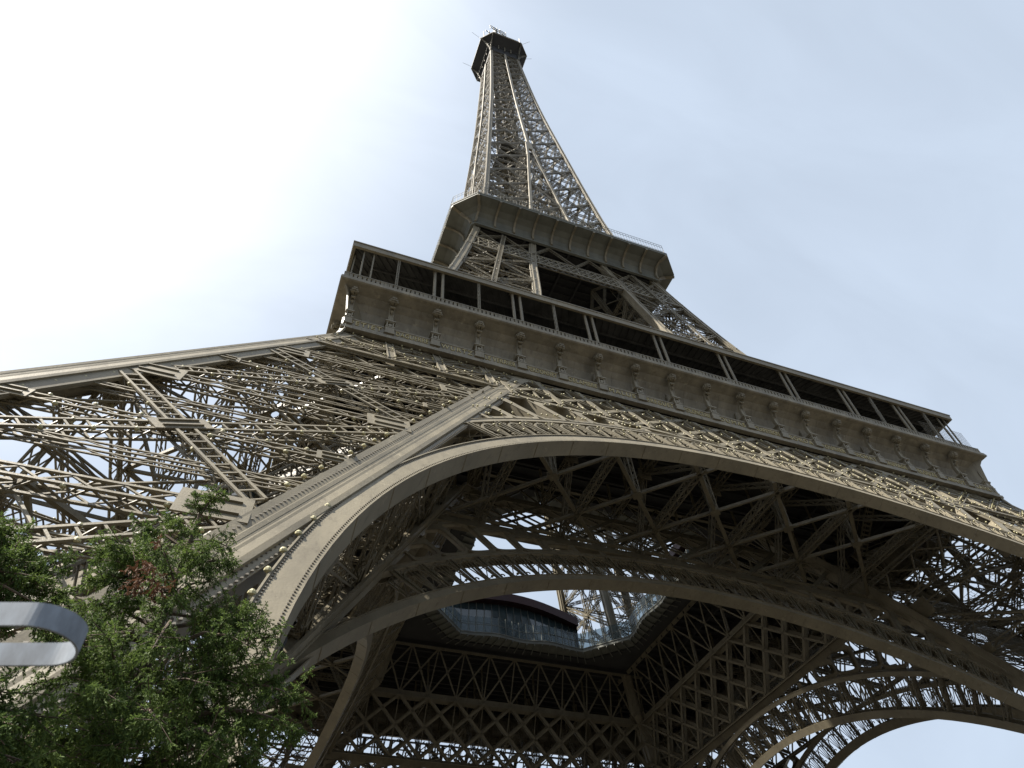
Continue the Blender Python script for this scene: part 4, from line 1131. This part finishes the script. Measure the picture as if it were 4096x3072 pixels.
for (dx, dy, dist, f_, sub, dn) in (
    (480, 1062, 8.1, .965, 1.3, 1.3), (425, 1085, 8.3, .955, 1.2, 1.2), (365, 1130, 8.0, .93, 1.2, 1.1), (510, 1215, 7.9, .86, 1.2, 1.2), (440, 1195, 7.5, .87, 1, 1),
    (300, 1130, 8.5, .90, 1, 1), (215, 1195, 8.6, .86, 1.3, 1.3), (235, 1180, 8.1, .85, 1.3, 1.3), (190, 1250, 8.2, .82, 1.2, 1.2), (600, 1375, 7.7, .74, 1.3, 1.3), (570, 1345, 8.3, .76, 1.2, 1.2),
    (540, 1395, 7.2, .72, 1.1, 1.2), (655, 1505, 7.6, .66, 1.3, 1.3), (640, 1590, 7.9, .61, 1.3, 1.3), (600, 1480, 8.5, .68, 1.1, 1.2), (615, 1560, 7.2, .62, 1.2, 1.2), (560, 1640, 7.5, .57, 1.2, 1.2),
    (480, 1600, 6.9, .62, 1, 1.1), (450, 1480, 7.1, .68, 1, 1.1), (380, 1290, 7.3, .80, 1, 1.1), (330, 1400, 6.9, .74, 1, 1.1), (250, 1290, 7.9, .80, 1.2, 1.2), (160, 1310, 8.4, .79, 1.1, 1.2),
    (120, 1390, 7.9, .74, 1.1, 1.2), (60, 1480, 8.0, .69, 1.1, 1.2), (90, 1580, 7.4, .62, 1.1, 1.2), (180, 1500, 7.1, .68, 1.1, 1.2), (20, 1620, 7.8, .58, 1.1, 1.2), (240, 1620, 6.8, .58, 1.1, 1.2), (340, 1560, 6.7, .62, 1, 1.2), (330, 1640, 7.6, .56, 1.1, 1.2), (60, 1420, 7.3, .72, 1.1, 1.2), (150, 1640, 7.0, .56, 1.1, 1.2)):
    br.append((f_, at(dx, dy, dist), sub, dn))
t1, ax1, bfun, _ = conifer(base1, tip1, br, 'dark green conifer with drooping sprays and a rust brown dead patch, beside the near leg', 26, lambda f: .35+2.3*(1-f)**.8, 5)
buf = []; rng = np.random.default_rng(3)
for i in range(26):
    p = at(318+rng.normal(0, 17), 1235+rng.normal(0, 26), 7.0+rng.normal(0, .12)); spray(buf, p, p+rng.normal(0, .1, 3)+V(0, 0, -.08), 30, .09, .045, .5)
leafmesh('dead_foliage', buf, 'dead', t1)
# second conifer at the left edge
tip2 = at(-150, 1010, 7.0); base2 = V(tip2[0], tip2[1], GROUND); br = []
for (dx, dy, dist, f_, sub, dn) in ((15, 1160, 7.1, .88, 1.4, 1.4), (60, 1190, 7.3, .86, 1.4, 1.4), (100, 1230, 7.0, .83, 1.3, 1.3), (135, 1290, 7.2, .80, 1.3, 1.3), (40, 1240, 6.6, .83, 1.3, 1.3), (10, 1300, 6.9, .79, 1.2, 1.2),
    (90, 1310, 6.6, .77, 1.2, 1.2), (-20, 1130, 6.8, .9, 1.2, 1.2), (30, 1500, 6.5, .66, 1.2, 1.2), (50, 1600, 6.6, .6, 1.2, 1.3), (10, 1560, 6.2, .6, 1.2, 1.3), (100, 1550, 6.7, .62, 1.2, 1.2), (70, 1650, 6.4, .56, 1.2, 1.2)):
    br.append((f_, at(dx, dy, dist), sub, dn))
conifer(base2, tip2, br, 'dense dark green conifer cut by the left edge behind the metal loop', 22, lambda f: .3+1.9*(1-f)**.8, 9)

# ------------------------------------------------------------------ galvanised steel loop of the handrail, close to the camera
d0 = 1.15
pr_ = C0+ray(255, 2500)*d0
ex = V(rt[0], rt[1], 0); ex = nrm(ex-0*ex); fh = nrm(V(ray(150, 2530)[0], ray(150, 2530)[1], 0)); 
ex = nrm(np.cross(fh, V(0, 0, 1)))
ex = nrm(np.cross(np.cross(rt, ray(205, 2528)), V(0, 0, 1))); ex = ex if ex.dot(rt) > 0 else -ex; ey = nrm(np.cross(V(0, 0, 1), ex)); tilt = V(0, 0, 1)
Rr = .050; Ln = .46; hh = .032
cc = C0+ray(165, 2540)*d0
pts = []
for t in np.linspace(-math.pi/2, math.pi/2, 25): pts.append(cc+ex*(Rr*math.cos(t))+ey*(Rr*math.sin(t)))
pts = [cc-ex*Ln-ey*Rr]+pts+[cc-ex*Ln+ey*Rr]
inn = []
th = .0035
m = MB(); nP = len(pts); vs = []; ctr = lambda i: cc+ex*min(0, (pts[i]-cc).dot(ex))
for i, p in enumerate(pts):
    o_ = nrm(p-ctr(i))
    for (a, z) in ((0, -hh), (0, hh), (-th, hh), (-th, -hh)): vs.append(p+o_*a+tilt*z/2*1.0)
fs = [(4*i+j, 4*i+(j+1) % 4, 4*i+4+(j+1) % 4, 4*i+4+j) for i in range(nP-1) for j in range(4)]+[(3, 2, 1, 0), (4*nP-4, 4*nP-3, 4*nP-2, 4*nP-1)]
m.poly(vs, fs)
loop_root = empty('handrail', (cc[0]-ex[0]*(Ln+.05), cc[1]-ex[1]*(Ln+.05), GROUND)); tag(loop_root, 'rounded end of a pale galvanised steel strap loop at the left edge', 'handrail')
o = m.build('strap_loop', 'zinc'); o.parent = loop_root; o.matrix_parent_inverse = Matrix.Translation(-loop_root.location)
m = MB(); pb = cc-ex*(Ln+.03); m.tube((pb[0], pb[1], GROUND), (pb[0], pb[1], cc[2]+.2), .04, .04, 16); m.beam(pb-ey*.07, pb+ey*.07, .06, .02)
o = m.build('post', 'zinc'); o.parent = loop_root; o.matrix_parent_inverse = Matrix.Translation(-loop_root.location)

cam_d.dof.use_dof = True; cam_d.dof.focus_distance = 45; cam_d.dof.aperture_fstop = 9
